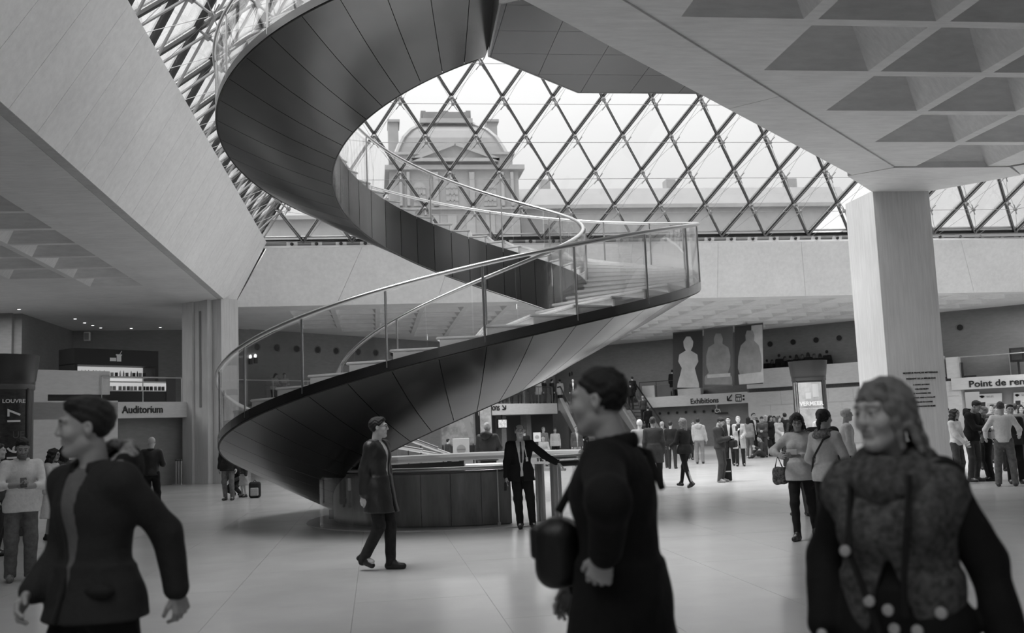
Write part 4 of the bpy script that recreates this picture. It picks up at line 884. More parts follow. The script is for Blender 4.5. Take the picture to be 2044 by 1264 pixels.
                if st == 'pony': g.rc(hp((0, .11, .04)), hp((0, .15, -.05)), .03, .028, .02); g.rc(hp((0, .15, -.05)), hp((.02, .12, -.18)), .028, .012, .02)
                else: g.el(hp((0, .11, .06)), (.042, .04, .042), .02)
            if st == 'bob':
                for i in range(9): e = -1+i/4; g.rc(hp((e*.035+.015, -.050, .104)), hp((e*.060*hw, -.092+abs(e)*.032, .040+.008*((i*5) % 3))), .012, .006, .012)
            if st == 'long':
                for e in (-1, 1): g.rc(hp((0, -.06, .112)), hp((e*.072*hw, -.055, .02)), .026, .02, .02)
        g.crease(.012 if st == 'curly' else (.004 if fg else .003), 70 if st == 'curly' else (150 if fg else 90), 2)
        out(g, 'hair', HAIRM(hv))
    if glasses:
        k = MB()
        for e in (-1, 1):
            P_ = [hp((e*.031+.021*math.cos(a), -.104+.006*abs(math.cos(a)), .008+.016*math.sin(a))) for a in [2*PI*i/14 for i in range(15)]]; k.tube([p*s for p in P_], .0016*s, 5, cap=False)
            k.tube([hp((e*.052, -.098, .012))*s, hp((e*.078, .0, .008))*s], .0016*s, 5)
        k.tube([hp((-.010, -.106, .012))*s, hp((.010, -.106, .012))*s], .0016*s, 5); k.build('glasses', DARK, root)
    info = dict(root=root, s=s, cp=cp, hp=hp, LW=LW, RW=RW, LE=LE, RE=RE, LS=LS, RS=RS, hands=hands, HC=HC, Mc=Mc, hz=hz)
    return info
def worn(info, nm, label, cat, build, m, group=None, parts=()):
    """a bag or other thing carried by a person: its own top-level object standing where the person carries it"""
    root = info['root']; o = empty(nm, root.location, root.rotation_euler[2], label=label, cat=cat, group=group); s = info['s']
    for pn, fn, mm in ((nm+'_body', build, m),)+tuple(parts):
        r = fn()
        if isinstance(r, MB):
            r.v = [tuple(np.array(v)*s) for v in r.v]; r.build(pn, mm, o, smooth=True)
        else:
            me, _ = r.mesh(pn); me.transform(Matrix.Scale(s, 4)); link(pn, me, mm, o)
    return o
def blob(c, r, h=.012, cr=.004, rc=None, M=None):
    g = Grid(*[axis(c[i]-max(r)-.06, c[i]+max(r)+.06, h) for i in range(3)])
    g.el(c, r, .02, 'u', M)
    return g
def boxbag(c, r, h=.01, M=None, k=.03):
    """soft box"""
    g = Grid(*[axis(c[i]-max(r)*1.3-.05, c[i]+max(r)*1.3+.05, h) for i in range(3)]); X, Y, Z = g.x[:, None, None]-c[0], g.y[None, :, None]-c[1], g.z[None, None, :]-c[2]
    M = np.eye(3) if M is None else M; q = [np.abs(X*M[0, i]+Y*M[1, i]+Z*M[2, i])-(r[i]-k) for i in range(3)]
    g.F = (np.sqrt(np.maximum(q[0], 0)**2+np.maximum(q[1], 0)**2+np.maximum(q[2], 0)**2)+np.minimum(np.maximum(np.maximum(q[0], q[1]), q[2]), 0)-k).astype(np.float32); return g
def cord(pts, r=.008, seg=6):
    k = MB(); k.tube([Vector(p) for p in pts], r, seg); return k
def place(px, depth=None, yfoot=None, z=0.):
    """ground point under a picture column, at a real distance along the view axis or where the feet touch the floor"""
    if yfoot is not None: p = atz(px, yfoot, z); return p.x, p.y
    d = ray(px, 850); return d.x*depth, d.y*depth
def facing(px, rel):   # rel: 0 faces the viewer, -90 turned to the viewer's left, 180 away
    d = ray(px, 850); return math.atan2(-d.x, d.y)+R(rel)
# ---------------------------------------------------------------- the three nearest walkers
x, y = place(196, 4.35); F1 = person('man in dark hooded jacket over a grey shirt walking left, large at the left', x, y, facing(190, -52), 1.83, vox=.0095, fine=.0034, hyaw=R(-38), Lh=(.235, .21, .945), Rh=(-.16, -.19, .975), Lp=(.25, 1, 0), Rp=(-.35, 1, -.2),
    top=('jacket', .032), hem=.86, flare=.05, opening=.06, shirt=.16, hood=(.02, .30), collar=(.03, .0, 40), legs=('trousers', .012), hair=('short', .018), skinv=.40, curl=(.55, .5), Lf=(.1, .25, .1), Rf=(-.1, -.28, .085), lean=R(4), kind='plain', headw=.98)
x, y = place(1225, 3.75); F2 = person('man in long black coat seen from the side with short cropped hair, centre front', x, y, facing(1215, -100), 1.84, vox=.0095, fine=.0034, hyaw=R(-8), Lh=(.285, .0, 1.13), Rh=(-.22, -.2, .95), Lp=(1, .25, -.4), Rp=(-.5, .8, -.2),
    top=('coat', .012), hem=.52, flare=.09, opening=0, collar=(.012, .02, 0), legs=('trousers', .03), hair=('crop', .012), skinv=.42, curl=(.8, .5), Lf=(.1, -.2, .085), Rf=(-.1, .25, .1), lean=R(3), bulk=1.12, hd=((-.15, -.35, -1), None))
x, y = place(1775, 3.35); F3 = person('fair-haired woman with a thick scarf and mottled wool wrap, large at the right', x, y, facing(1790, -15), 1.74, female=True, vox=.0095, fine=.0034, hyaw=R(-27), hpitch=R(4), Lh=(.30, .06, .90), Rh=(-.245, -.08, .93), Lp=(.5, .7, 0), Rp=(-.5, .7, 0),
    top=('coat', .012), hem=.50, flare=.02, scarf=(.085, 1.28), legs=('trousers', .012), hair=('bob', .21), skinv=.52, curl=(.4, .5), Lf=(.1, .15, .085), Rf=(-.1, -.15, .085), bulk=.98)
for e_ in (-1, 1):   # pocket flaps and zip edges of the hooded jacket
    g = Grid(axis(e_*.125-.12, e_*.125+.12, .008), axis(-.3, .05, .008), axis(.9, 1.1, .008)); g.el((e_*.135, -.098, .985), (.075, .046, .028), .01); me, _ = g.mesh('pocket_flap'); me.transform(Matrix.Scale(F1['s'], 4)); link('pocket_flap', me, cloth(.026), F1['root'])
def wrap():
    i = F3; cp = i['cp']; h = .0095; g = Grid(axis(-.36, .36, h), axis(-.3, .3, h), axis(.45, 1.56, h))
    g.el(cp((0, 0, 1.28)), (.200, .158, .22), .05); g.el(cp((0, 0, 1.08)), (.180, .15, .22), .05); g.rc(cp((-.13, 0, 1.405)), cp((.13, 0, 1.405)), .082, .082, .05)
    for e in (-1, 1): g.el(cp((e*.155, 0, 1.37)), (.085, .10, .10), .05)
    for q_ in (-1, 1): g.el(cp((q_*.068, -.105, 1.275)), (.10, .075, .10), .05)
    g.skirt(np.array([0, 0, 1.1]), np.array([0, 0, .5]), (.185, .148), (.215, .19), .05)
    X, Y, Z = g.x[:, None, None], g.y[None, :, None], g.z[None, None, :]; wd = .012+.30*np.clip(1.16-Z, 0, .3); g.F = np.maximum(g.F, -np.maximum(np.maximum(np.abs(X-.0)-wd, Y+.04), Z-1.17)); g.crease(.006, 24, 4); return g
me, _ = wrap().mesh('wool_wrap'); me.transform(Matrix.Scale(F3['s'], 4)); link('wool_wrap', me, cloth(.10, 'tweed'), F3['root'])
for pts in (((.09, -.15, 1.44), (.085, -.205, 1.28), (.06, -.195, 1.12), (.05, -.18, 1.0)), ((-.10, -.15, 1.40), (-.11, -.19, 1.2), (-.06, -.2, 1.06), (-.03, -.185, .93))):
    k = cord(pts, .011); k.v = [tuple(np.array(v)*F3['s']) for v in k.v]; k.build('strap', mat('black_strap', .008, .7), F3['root'], smooth=True)
for p in ((-.115, -.205, 1.20), (-.05, -.205, 1.045), (.005, -.20, 1.02), (.015, -.185, .96), (.085, -.185, .96), (.045, -.185, .915), (.055, -.185, .86), (.16, -.185, 1.02)):
    k = MB(); k.lathe([(.004, -.008), (.017, -.006), (.019, 0), (.017, .006), (.006, .008)], (0, 0, 0), 12); k.v = [tuple((rx(R(80))@np.array(v)+np.array(p))*F3['s']) for v in k.v]; k.build('toggle', mat('toggle_metal', .5, .35, .3), F3['root'], smooth=True)
worn(F2, 'shoulder_bag', 'black shoulder bag carried at the front of the man in the long black coat', 'bag', lambda: boxbag((-.0, -.225, 1.10), (.095, .08, .125), .009, k=.07), cloth(.012, 'shine'),
     parts=(('bag_strap', lambda: cord([(-.03, -.225, 1.24), (-.06, -.17, 1.34), (-.10, -.13, 1.44), (-.11, -.02, 1.49), (-.08, .11, 1.44), (-.0, .16, 1.32)], .015), cloth(.01)), ('bag_flap', lambda: boxbag((-.0, -.285, 1.14), (.07, .03, .06), .009, k=.02), cloth(.016, 'shine'))))
# ---------------------------------------------------------------- middle distance
x, y = place(760, yfoot=1138); M1 = person('man in black trench coat and glasses walking right past the stair foot', x, y, facing(760, 62), 1.82, vox=.011, fine=.005, hyaw=R(22), Rh=(-.21, .10, .80), Lh=(.2, -.05, .82), top=('coat', .014), hem=.66, flare=.05, opening=.045, shirt=.55, collar=(.014, .01, 50), legs=('trousers', .022), hair=('short', .01),
    glasses=True, skinv=.48, Lf=(.07, -.10, .085), Rf=(-.08, .18, .15), heel=(0, 1), shoe=.01, kind='shine', legkind='denim')
x, y = place(1045, yfoot=1055); M2 = person('balding guard in dark suit, tie and lanyard leaning a hand on the lift gate rail', x, y, facing(1045, 4), 1.68, vox=.012, fine=.008, hyaw=R(6), Lh=(.64, -.02, 1.06), Lp=(.2, .3, -1), Rh=(-.27, -.06, .80), top=('blazer', .013), hem=.80, flare=.02, opening=.075, shirt=.72, tie=.05, legs=('trousers', .014), hair=('fringe_ring', .05), glasses=True, skinv=.52, belly=.5, bulk=1.08, Lf=(.16, -.02, .085), Rf=(-.05, -.02, .085))
for nm, pts, m in (('lanyard', ((.05, -.07, 1.47), (.07, -.155, 1.33), (.09, -.175, 1.2)), WHITE), ('badge', ((.09, -.185, 1.2), (.095, -.185, 1.13)), WHITE)):
    k = cord([M2['cp'](p) for p in pts], .008 if nm == 'lanyard' else .022); k.v = [tuple(np.array(v)*M2['s']) for v in k.v]; k.build(nm, m, M2['root'])
worn(M2, 'radio', 'black handheld radio in the lowered hand of the guard', 'radio', lambda: boxbag((-.285, -.09, .72), (.022, .018, .085), .007, rx(R(40)), .008), BLACK)
x, y = place(302, yfoot=1031); M3 = person('bald man in black jacket and trousers seen from behind by the grey doorway', x, y, facing(302, 165), 1.76, vox=.013, hpitch=R(12), Lh=(.15, -.28, 1.18), Rh=(-.15, -.28, 1.15), top=('jacket', .016), hem=.90, collar=(.014, 0, 0), legs=('trousers', .012), hair=None, skinv=.55, shoe=.02, Rf=(-.12, -.1, .085), kind='shine')
x, y = place(40, yfoot=1160); M4 = person('bearded man in pale shirt and jeans looking down at a phone', x, y, facing(40, 5), 1.76, vox=.011, fine=.005, hpitch=R(26), Lh=(.03, -.28, 1.15), Rh=(-.05, -.29, 1.17), Lp=(1, .4, -.6), Rp=(-1, .4, -.6), top=('shirt', .66), hem=.84, flare=.01, sleeve=.45, collar=(.66, 0, 40), legs=('jeans', .13), legkind='denim', hair=('short', .012), beard=.55, skinv=.28, curl=(.9, .9), shoe=.14, legw=1.25, bulk=1.05)
worn(M4, 'phone', 'dark phone held in both hands by the man in pale shirt and jeans', 'phone', lambda: boxbag((-.01, -.36, 1.205), (.036, .008, .07), .006, rx(R(-35)), .006), BLACK)
x, y = place(102, yfoot=1078); M5 = person('dark-haired woman in a white skirt holding a hand to her face, behind the jeans man', x, y, facing(102, 60), 1.60, female=True, vox=.014, Rh=(-.08, -.2, 1.36), Lh=(.2, -.1, .85), Rp=(-1, .2, -1), hpitch=R(15), top=('sweater', .6), hem=.88, sleeve=.8, legs=('skirt', .7, .42), hair=('curly', .015), skinv=.3)
x, y = place(-4, 15.5); person('person in profile beside the tall poster column at the left edge', x, y, facing(-4, 80), 1.70, vox=.016, top=('jacket', .05), hair=('short', .03), skinv=.5)
x, y = place(128, 18.5); person('woman with long dark hair behind the woman in the white skirt', x, y, facing(128, 190), 1.62, female=True, vox=.016, top=('jacket', .08), hair=('long', .012), legs=('jeans', .1))
x, y = place(456, yfoot=999); person('person in jeans and short dark coat standing partly hidden under the stair', x, y, facing(456, -20), 1.72, vox=.014, top=('coat', .025), hem=.80, legs=('jeans', .16), legkind='denim', hair=('short', .02), shoe=.05, Rf=(-.10, .05, .085))
x, y = place(487, yfoot=993); person('child in pale skirt and dark jacket beside the person in jeans under the stair', x, y, facing(487, -60), 1.22, female=True, vox=.014, top=('jacket', .04), hem=.92, legs=('skirt', .35, .48), hair=('long', .02), scarf=(.1, .8))
x, y = place(473, yfoot=989); person('person crouching in dark clothes next to the child under the stair', x, y, facing(473, -30), 1.60, vox=.016, crouch=.5, lean=R(35), Lf=(.13, .0, .085), Rf=(-.13, .05, .085), Lh=(.15, -.4, .5), Rh=(-.15, -.4, .5), top=('jacket', .03), legs=('trousers', .015), hair=('short', .02), hem=1.0)
x, y = place(509, yfoot=994); bp = tag(empty('backpack', (x, y, 0)), 'dark backpack with pale panel standing on the floor behind the child', 'backpack')
me, _ = boxbag((0, 0, .22), (.16, .12, .22), .014, k=.07).mesh('pack'); link('pack', me, cloth(.03), bp); me, _ = boxbag((0, -.13, .17), (.11, .03, .11), .012, k=.025).mesh('pocket'); link('pocket', me, cloth(.4), bp)
cord([(-.05, 0, .43), (0, 0, .49), (.05, 0, .43)], .012).build('handle', BLACK, bp)
x, y = place(1608, yfoot=1078); M8 = person('woman in striped blouse and boots walking while using her phone', x, y, facing(1608, -12), 1.68, female=True, vox=.012, fine=.008, hpitch=R(20), hyaw=R(12), Lh=(.0, -.30, 1.17), Rh=(-.24, -.2, 1.18), Rp=(-1, .2, -.8), top=('blouse', .42), hem=.82, flare=.01, sleeve=.55, legs=('trousers', .015), hair=('bob', .012), skinv=.3, glasses=True, Lf=(.09, .28, .11), Rf=(-.08, -.10, .085), heel=(1, 0), shoe=.015, legw=.6)
worn(M8, 'phone', 'pale phone held by the woman in the striped blouse', 'phone', lambda: boxbag((-.02, -.37, 1.22), (.075, .007, .036), .006, None, .006), mat('phone_pale', .5, .4))
worn(M8, 'handbag', 'patterned black and white handbag hanging from the elbow of the woman with the phone', 'handbag', lambda: boxbag((-.30, .05, .88), (.10, .085, .12), .011, k=.05).crease(.008, 60, 2), cloth(.10, 'tweed'), parts=(('bag_handle', lambda: cord([(-.36, .02, .98), (-.30, -.03, 1.16), (-.25, .03, .98)], .010), BLACK),))
x, y = place(1588, 16.5); person('woman with curly hair standing behind the woman in the striped blouse', x, y, facing(1588, 200), 1.66, female=True, vox=.016, top=('cardigan', .12), hair=('curly', .06), legs=('jeans', .08))
x, y = place(1664, yfoot=1100); M9 = person('dark-haired woman with tied hair, pale top and crossbody strap, half hidden by the front woman', x, y, facing(1664, 150), 1.70, female=True, vox=.012, top=('sweater', .45), hair=('pony', .015), legs=('trousers', .012), scarf=(.16, .8), hem=.86, Lh=(.2, -.2, 1.0), Rh=(-.2, -.25, 1.0))
worn(M9, 'crossbody_strap', 'dark crossbody bag strap over the back of the dark-haired woman in a pale top', 'strap', lambda: cord([(-.17, .02, 1.46), (-.06, .155, 1.38), (.10, .15, 1.15), (.19, .05, .98)], .014), BLACK)
x, y = place(1640, 15.2); person('person in dark jacket just behind the woman with tied hair', x, y, facing(1640, 170), 1.72, vox=.015, top=('coat', .02), hem=.7, hair=('short', .02), legs=('trousers', .012))
x, y = place(1690, 19); person('white-haired person in a pale top near the round poster column', x, y, facing(1690, 100), 1.74, vox=.016, top=('sweater', .55), hair=('short', .6), legs=('trousers', .05))
x, y = place(1640, 27); person('dark-haired man in a pale shirt right below the exhibition poster', x, y, facing(1640, 20), 1.76, vox=.018, top=('shirt', .5), hair=('short', .02), legs=('trousers', .03))
# ---------------------------------------------------------------- group at the right of the central column
x, y = place(1916, yfoot=966); person('curly-haired woman in white cardigan standing with folded hands by the column', x, y, facing(1916, 62), 1.66, female=True, vox=.013, hpitch=R(8), Lh=(.0, -.25, .98), Rh=(-.06, -.24, .95), top=('cardigan', .66), hem=.90, legs=('jeans', .07), legkind='denim', hair=('curly', .02), skinv=.4)
x, y = place(1946, yfoot=962); R2 = person('tall man in black jacket and cap bending over a white cup beside the curly-haired woman', x, y, facing(1946, 58), 1.86, vox=.013, lean=R(14), hpitch=R(18), Rh=(-.02, -.42, 1.12), Lh=(.05, -.42, 1.10), top=('jacket', .012), hem=.86, hood=(.012,), legs=('jeans', .05), hair=('short', .012), skinv=.3, shoe=.03)
worn(R2, 'cup', 'white paper cup in the hands of the tall man in the black jacket', 'cup', lambda: blob((.02, -.52, 1.13), (.05, .05, .05), .008), WHITE)
x, y = place(1977, yfoot=960); person('short-haired woman with fur collar and dark vest facing the tall man', x, y, facing(1977, -70), 1.68, female=True, vox=.013, Lh=(.1, -.3, 1.0), Rh=(-.1, -.3, .95), top=('sweater', .25), legs=('trousers', .015), hair=('short', .25), scarf=(.06, 1.1), shoe=.01, hem=.9)
x, y = place(2012, yfoot=971); person('balding man in white sweater and jeans seen from behind at the right edge', x, y, facing(2012, 178), 1.77, vox=.012, Lh=(.34, -.12, 1.02), Rh=(-.30, -.2, 1.05), top=('sweater', .68), hem=.91, legs=('jeans', .14), legkind='denim', hair=('crop', .06), skinv=.45, shoe=.06, legw=1.2, Lf=(.17, .02, .085), Rf=(-.15, .02, .085))
x, y = place(2030, yfoot=966); person('person in black trousers standing right behind the white sweater man', x, y, facing(2030, 10), 1.70, vox=.015, top=('jacket', .03), legs=('trousers', .01), hair=('short', .02))
x, y = place(1899, yfoot=940); person('bearded man in black peeking out from behind the central column', x, y, facing(1899, -5), 1.72, vox=.016, top=('coat', .012), hem=.7, hair=('short', .015), beard=.5, skinv=.45, legs=('trousers', .012))
for i, (px_, d_, h_, tp, hr, rl, lb) in enumerate(((1992, 26, 1.72, .2, ('short', .1), 30, 'fair-haired person in grey among the people behind the white sweater man'), (1985, 30, 1.75, .05, ('short', .02), -40, 'person in dark top at the wireless notice by the recess'), (2028, 27, 1.74, .12, ('short', .03), 200, 'person in grey jacket behind the white sweater man, seen from behind'),
        (2040, 29, 1.7, .04, ('long', .02), 15, 'long-haired woman at the very right edge below the notice'), (1962, 27, 1.68, .35, ('short', .4), 170, 'grey-haired person behind the man with the white cup'), (2008, 31, 1.74, .5, ('short', .25), 60, 'person in pale top standing deeper in the recess'))):
    x, y = place(px_, d_); person(lb, x, y, facing(px_, rl), h_, vox=.018, top=('jacket', tp), hair=hr, legs=('trousers', .03))
# ---------------------------------------------------------------- crowd across the hall
C = [ # px, yfoot, rel, H, label, kwargs
 (1283, 968, 175, 1.72, 'white-haired man in pale coat seen from behind next to the black-coated walker', dict(top=('coat', .32), hem=.6, hair=('crop', .75), skinv=.55)),
 (1310, 974, 178, 1.76, 'man in dark grey overcoat seen from behind', dict(top=('coat', .06), hem=.62, flare=.03, hair=('short', .05), legs=('trousers', .02))),
 (1371, 975, -138, 1.70, 'long-haired woman in dark jacket and black leggings striding left across the hall', dict(female=True, top=('jacket', .02), hem=.86, hair=('long', .2), legs=('leggings', .010), legw=.3, Lf=(.08, .30, .10), Rf=(-.08, -.30, .085), Lk=(.1, -1, 0), heel=(1, 0), Lh=(.2, -.28, 1.06), shoe=.01, shirt=.7)),
 (1398, 926, 178, 1.72, 'person in pale quilted jacket and light trousers seen from behind', dict(top=('puffer', .45), hem=.9, hair=('short', .02), legs=('trousers', .22), hood=(.45,), Rh=(-.28, -.1, .85))),
 (1441, 963, 70, 1.70, 'man in padded jacket looking down at his camera bag', dict(top=('puffer', .05), hem=.9, hair=('short', .02), legs=('jeans', .06), hpitch=R(30), Lh=(.05, -.32, 1.15), Rh=(-.05, -.3, 1.18), shoe=.25)),
 (1459, 930, 0, 1.72, 'young man in dark waistcoat facing the viewer beside the woman with a scarf', dict(top=('cardigan', .02), opening=.05, shirt=.55, hair=('short', .02), legs=('trousers', .015), skinv=.6)),
 (1479, 931, 0, 1.72, 'fair woman in pale wrap holding a tablet up to her chest', dict(female=True, top=('coat', .42), hem=.62, flare=.04, opening=.06, shirt=.03, hair=('short', .5), legs=('trousers', .02), skinv=.65, Rh=(-.05, -.22, 1.25), Lh=(.12, -.28, 1.05))),
 (1498, 914, 160, 1.70, 'woman with long dark hair and grey sweater, left end of the seated queue', dict(female=True, top=('sweater', .28), hair=('long', .012), legs=('jeans', .15), shoe=.5)),
 (1509, 912, 30, 1.85, 'tall man in dark suit and white shirt in the queue', dict(top=('blazer', .015), opening=.05, shirt=.7, hair=('short', .02), skinv=.5)),
 (1526, 913, -10, 1.70, 'person in leather jacket reading a leaflet in the queue', dict(top=('jacket', .05), hpitch=R(25), Lh=(.06, -.3, 1.12), Rh=(-.06, -.3, 1.12), hair=('short', .015), kind='shine', legs=('jeans', .07))),
 (1542, 911, 40, 1.72, 'person in black top behind the leaflet reader', dict(top=('coat', .012), hem=.75, hair=('bob', .012), female=True)),
 (1559, 915, 45, 1.68, 'woman in pale asymmetric coat holding a white map', dict(female=True, top=('coat', .38), hem=.66, flare=.05, hair=('long', .06), legs=('leggings', .02), legw=.3, Rh=(-.1, -.25, 1.0))),
 (1572, 911, 200, 1.80, 'tall dark-haired man at the right end of the queue', dict(top=('jacket', .02), hair=('short', .012))),
 (1326, 934, 165, 1.64, 'person with a dark backpack walking away beyond the overcoat man', dict(top=('jacket', .14), hair=('short', .35))),
 (1343, 936, 170, 1.64, 'small person in dark clothes beyond the striding woman', dict(top=('jacket', .015), hair=('short', .015))),
 (1387, 918, 20, 1.62, 'person with short brown hair half hidden by the quilted jacket', dict(top=('jacket', .06), hair=('short', .08), skinv=.5)),
 (1514, 908, 10, 1.66, 'dark-haired person at the back of the queue behind the suited man', dict(top=('jacket', .03), hair=('short', .02))),
 (1533, 908, -20, 1.74, 'white-haired person at the back of the queue', dict(top=('jacket', .08), hair=('short', .7), skinv=.55)),
 (1550, 908, 0, 1.70, 'person in a dark cap at the back of the queue', dict(top=('jacket', .02), hair=('bob', .02))),
 (1568, 909, 150, 1.62, 'person with a pale hood at the back of the queue', dict(top=('jacket', .35), hood=(.4,), hair=('short', .05))),
 (1585, 912, -160, 1.66, 'woman with long hair beside the round poster column', dict(female=True, top=('jacket', .05), hair=('long', .03))),
 (1090, 938, 10, 1.20, 'dark-haired boy by the information stand', dict(top=('jacket', .04), hair=('short', .02))),
]
for px_, yf, rl, h_, lb, kw in C:
    x, y = place(px_, yfoot=yf); kw.setdefault('legs', ('trousers', .03)); kw.setdefault('vox', .015 if yf > 940 else .02); kw.setdefault('fine', .0105 if yf > 940 else .013)
    if not lb.startswith('dark-haired boy'): inf = person(lb, x, y, facing(px_, rl), h_, **kw)
    if px_ == 1441:
        worn(inf, 'camera_bag', 'dark camera bag slung in front of the man in the padded jacket', 'bag', lambda: boxbag((.05, -.36, 1.02), (.14, .10, .10), .012, k=.05), cloth(.02), parts=(('bag_strap', lambda: cord([(.0, -.28, 1.1), (-.12, -.12, 1.46), (-.1, .1, 1.45), (.1, .16, 1.2)], .014), BLACK),))
    if px_ == 1479: worn(inf, 'tablet', 'dark tablet held to her chest by the fair woman in the pale wrap', 'tablet', lambda: boxbag((-.05, -.27, 1.33), (.06, .01, .085), .009, rx(R(-12)), .008), BLACK)
    if px_ == 1559: worn(inf, 'map', 'white folded map held by the woman in the pale asymmetric coat', 'map', lambda: boxbag((-.12, -.32, .98), (.07, .01, .10), .009, None, .008), WHITE)
x, y = place(1524, yfoot=914); person('person in jeans sitting on the floor in front of the queue', x, y, facing(1524, -70), 1.70, vox=.02, crouch=.80, Lf=(.12, -.55, .085), Rf=(-.12, -.45, .085), Lh=(.1, -.35, .45), Rh=(-.1, -.3, .45), lean=R(10), top=('jacket', .05), legs=('jeans', .05), hair=('short', .02), hem=1.0, sit=True)
x, y = place(1449, yfoot=963); bx_ = tag(empty('case', (x+.12, y+.25, 0), R(-10)), 'dark upright carry case standing on the floor by the man with the camera', 'case')
MB().box((0, 0, .31), (.26, .16, .58)).build('case_body', cloth(.02), bx_, bevel=.02); MB().box((0, -.085, .27), (.2, .02, .03)).build('handle', mat('case_handle', .6, .4), bx_)
# ---------------------------------------------------------------- by the information stand behind the lift drum
D = [(972, 24.0, 160, 1.78, 'elderly white-haired man in a hooded dark parka at the far side of the lift drum', dict(top=('puffer', .05), hood=(.03,), hair=('short', .72), bulk=1.15, glasses=True, Rh=(-.25, -.3, 1.0), kind='shine')),
     (893, 40, 120, 1.30, 'dark-haired child behind the white notice stand', dict(top=('jacket', .05), hair=('short', .02), skinv=.6)),
     (1046, 40, 190, 1.55, 'dark-haired person in black with a white collar behind the guard', dict(top=('jacket', .015), hair=('short', .05))),
     (1084, 45, 20, 1.62, 'fair person in grey shirt standing behind the seated person', dict(top=('shirt', .28), hair=('short', .25), skinv=.6)),
     (1107, 44, 10, 1.56, 'man in pale short-sleeved shirt with a lanyard standing by the escalator', dict(top=('shirt', .62), hair=('short', .02), beard=.4, skinv=.5, legs=('trousers', .012))),
     (1150, 40, 10, 1.60, 'person in brown open jacket and light jeans at the escalator foot', dict(top=('jacket', .08), opening=.05, shirt=.5, hair=('short', .1), legs=('jeans', .3), skinv=.55)),
     (1161, 41, -10, 1.66, 'man in dark sweater holding a sheet of paper at the escalator foot', dict(top=('sweater', .015), hair=('short', .02), skinv=.6, Lh=(.12, -.3, 1.1)))]
for px_, d_, rl, h_, lb, kw in D:
    x, y = place(px_, d_); kw.setdefault('legs', ('trousers', .03)); person(lb, x, y, facing(px_, rl), h_, vox=.016 if d_ < 30 else .02, fine=.0105 if d_ < 30 else .013, **kw)
x, y = place(1083, 42); person('person in a pale sweater seated in a wheelchair by the information stand', x, y, facing(1083, 0), 1.66, vox=.02, crouch=.42, Lf=(.12, -.42, .085), Rf=(-.12, -.42, .085), Lh=(.15, -.3, .72), Rh=(-.15, -.3, .72), top=('sweater', .55), hem=1.0, legs=('trousers', .03), hair=('short', .1), skinv=.55, sit=True)
wc = tag(empty('wheelchair', (x, y, 0), facing(1083, 0)), 'dark wheelchair under the seated person in the pale sweater', 'wheelchair')
MB().box((0, 0, .40), (.42, .42, .05)).build('seat', BLACK, wc); MB().box((0, .23, .70), (.42, .04, .5)).build('backrest', BLACK, wc)
for e in (-1, 1):
    k = MB(); k.tube([(e*.27, .12+.29*math.cos(a), .3+.29*math.sin(a)) for a in [2*PI*i/20 for i in range(21)]], .018, 5, cap=False); k.build('wheel', BLACK, wc); k = MB(); k.tube([(e*.2, -.2, .4), (e*.2, -.42, .12), (e*.14, -.5, .1)], .015); k.build('footrest', STEEL, wc)
    MB().lathe([(.02, -.03), (.06, -.03), (.06, .03), (.02, .03)], (e*.2, -.22, .065), 10).build('caster', BLACK, wc)
# ---------------------------------------------------------------- escalators and the people on them
def escalator(nm, xa, xb, ya, yb, label):
    t = tag(empty(nm, ((xa+xb)/2, ya, 0)), label, 'escalator'); w = xb-xa; L_ = yb-ya; zt_ = 3.2
    for i in range(14): MB().box((0, (i+.5)*L_/14, (i+1)*zt_/14-.10), (w-.5, L_/14+.03, .19)).build('step', mat('escalator_step', .22, .4, .5), t)
    for e in (-1, 1):
        p = [(e*w/2, -1, 0), (e*w/2, 0, 0), (e*w/2, L_, zt_), (e*w/2, L_+1, zt_)]
        MB().slab([(e*w/2, -1, -.0), (e*w/2, 0, -.0), (e*w/2, L_, zt_-.55), (e*w/2, L_+.6, zt_-.55), (e*w/2, L_+.6, zt_+.25), (e*w/2, L_, zt_+.25), (e*w/2, 0, .3), (e*w/2, -1, .3)], (-e*.22, 0, 0)).build('side_panel', mat('escalator_side', .33, .35, .4), t)
        MB().slab([(e*(w/2-.1), -.8, .28), (e*(w/2-.1), 0, .28), (e*(w/2-.1), L_, zt_+.22), (e*(w/2-.1), L_, zt_+.95), (e*(w/2-.1), 0, .98), (e*(w/2-.1), -.8, .95)], (-e*.015, 0, 0)).build('glass_balustrade', GLASS, t)
        k = MB(); k.tube([(e*(w/2-.1), -.95, .5), (e*(w/2-.1), -.9, .9), (e*(w/2-.1), 0, 1.0), (e*(w/2-.1), L_, zt_+1.0), (e*(w/2-.1), L_+1, zt_+1.0)], .05, 6); k.build('handrail', BLACK, t)
    MB().slab([(-w/2+.2, 0, -.0), (w/2-.2, 0, -.0), (w/2-.2, L_, zt_-.5), (-w/2+.2, L_, zt_-.5)], (0, 0, .2)).build('underside', DARK, t)
    return t
escalator('escalator', 11.9, 13.5, 57.0, 64.0, 'escalator going up behind the black-coated man, nearest the information stand')
escalator('escalator', 15.7, 17.3, 57.5, 64.5, 'escalator crowded with riders beside the Exhibitions mezzanine')
def on_esc(xc, f, y0): return xc, y0+7*f, 3.2*(math.floor(f*14)+1)/14-.0
ES = [(16.2, .97, 'rider in a pale hood near the top of the crowded escalator', dict(top=('puffer', .04), hood=(.4,), hair=('short', .02))), (16.75, .88, 'dark-coated rider near the top of the crowded escalator', dict(top=('coat', .015), hem=.7)), (16.3, .72, 'rider in black with a cap midway up the crowded escalator', dict(top=('jacket', .012))), (16.6, .46, 'fair-haired rider in grey sweater with hand on the escalator rail', dict(top=('sweater', .06), hair=('short', .3), Rh=(.42, -.3, 1.0))), (16.4, .22, 'rider in black low on the crowded escalator', dict(top=('coat', .012), hem=.7)),
      ]
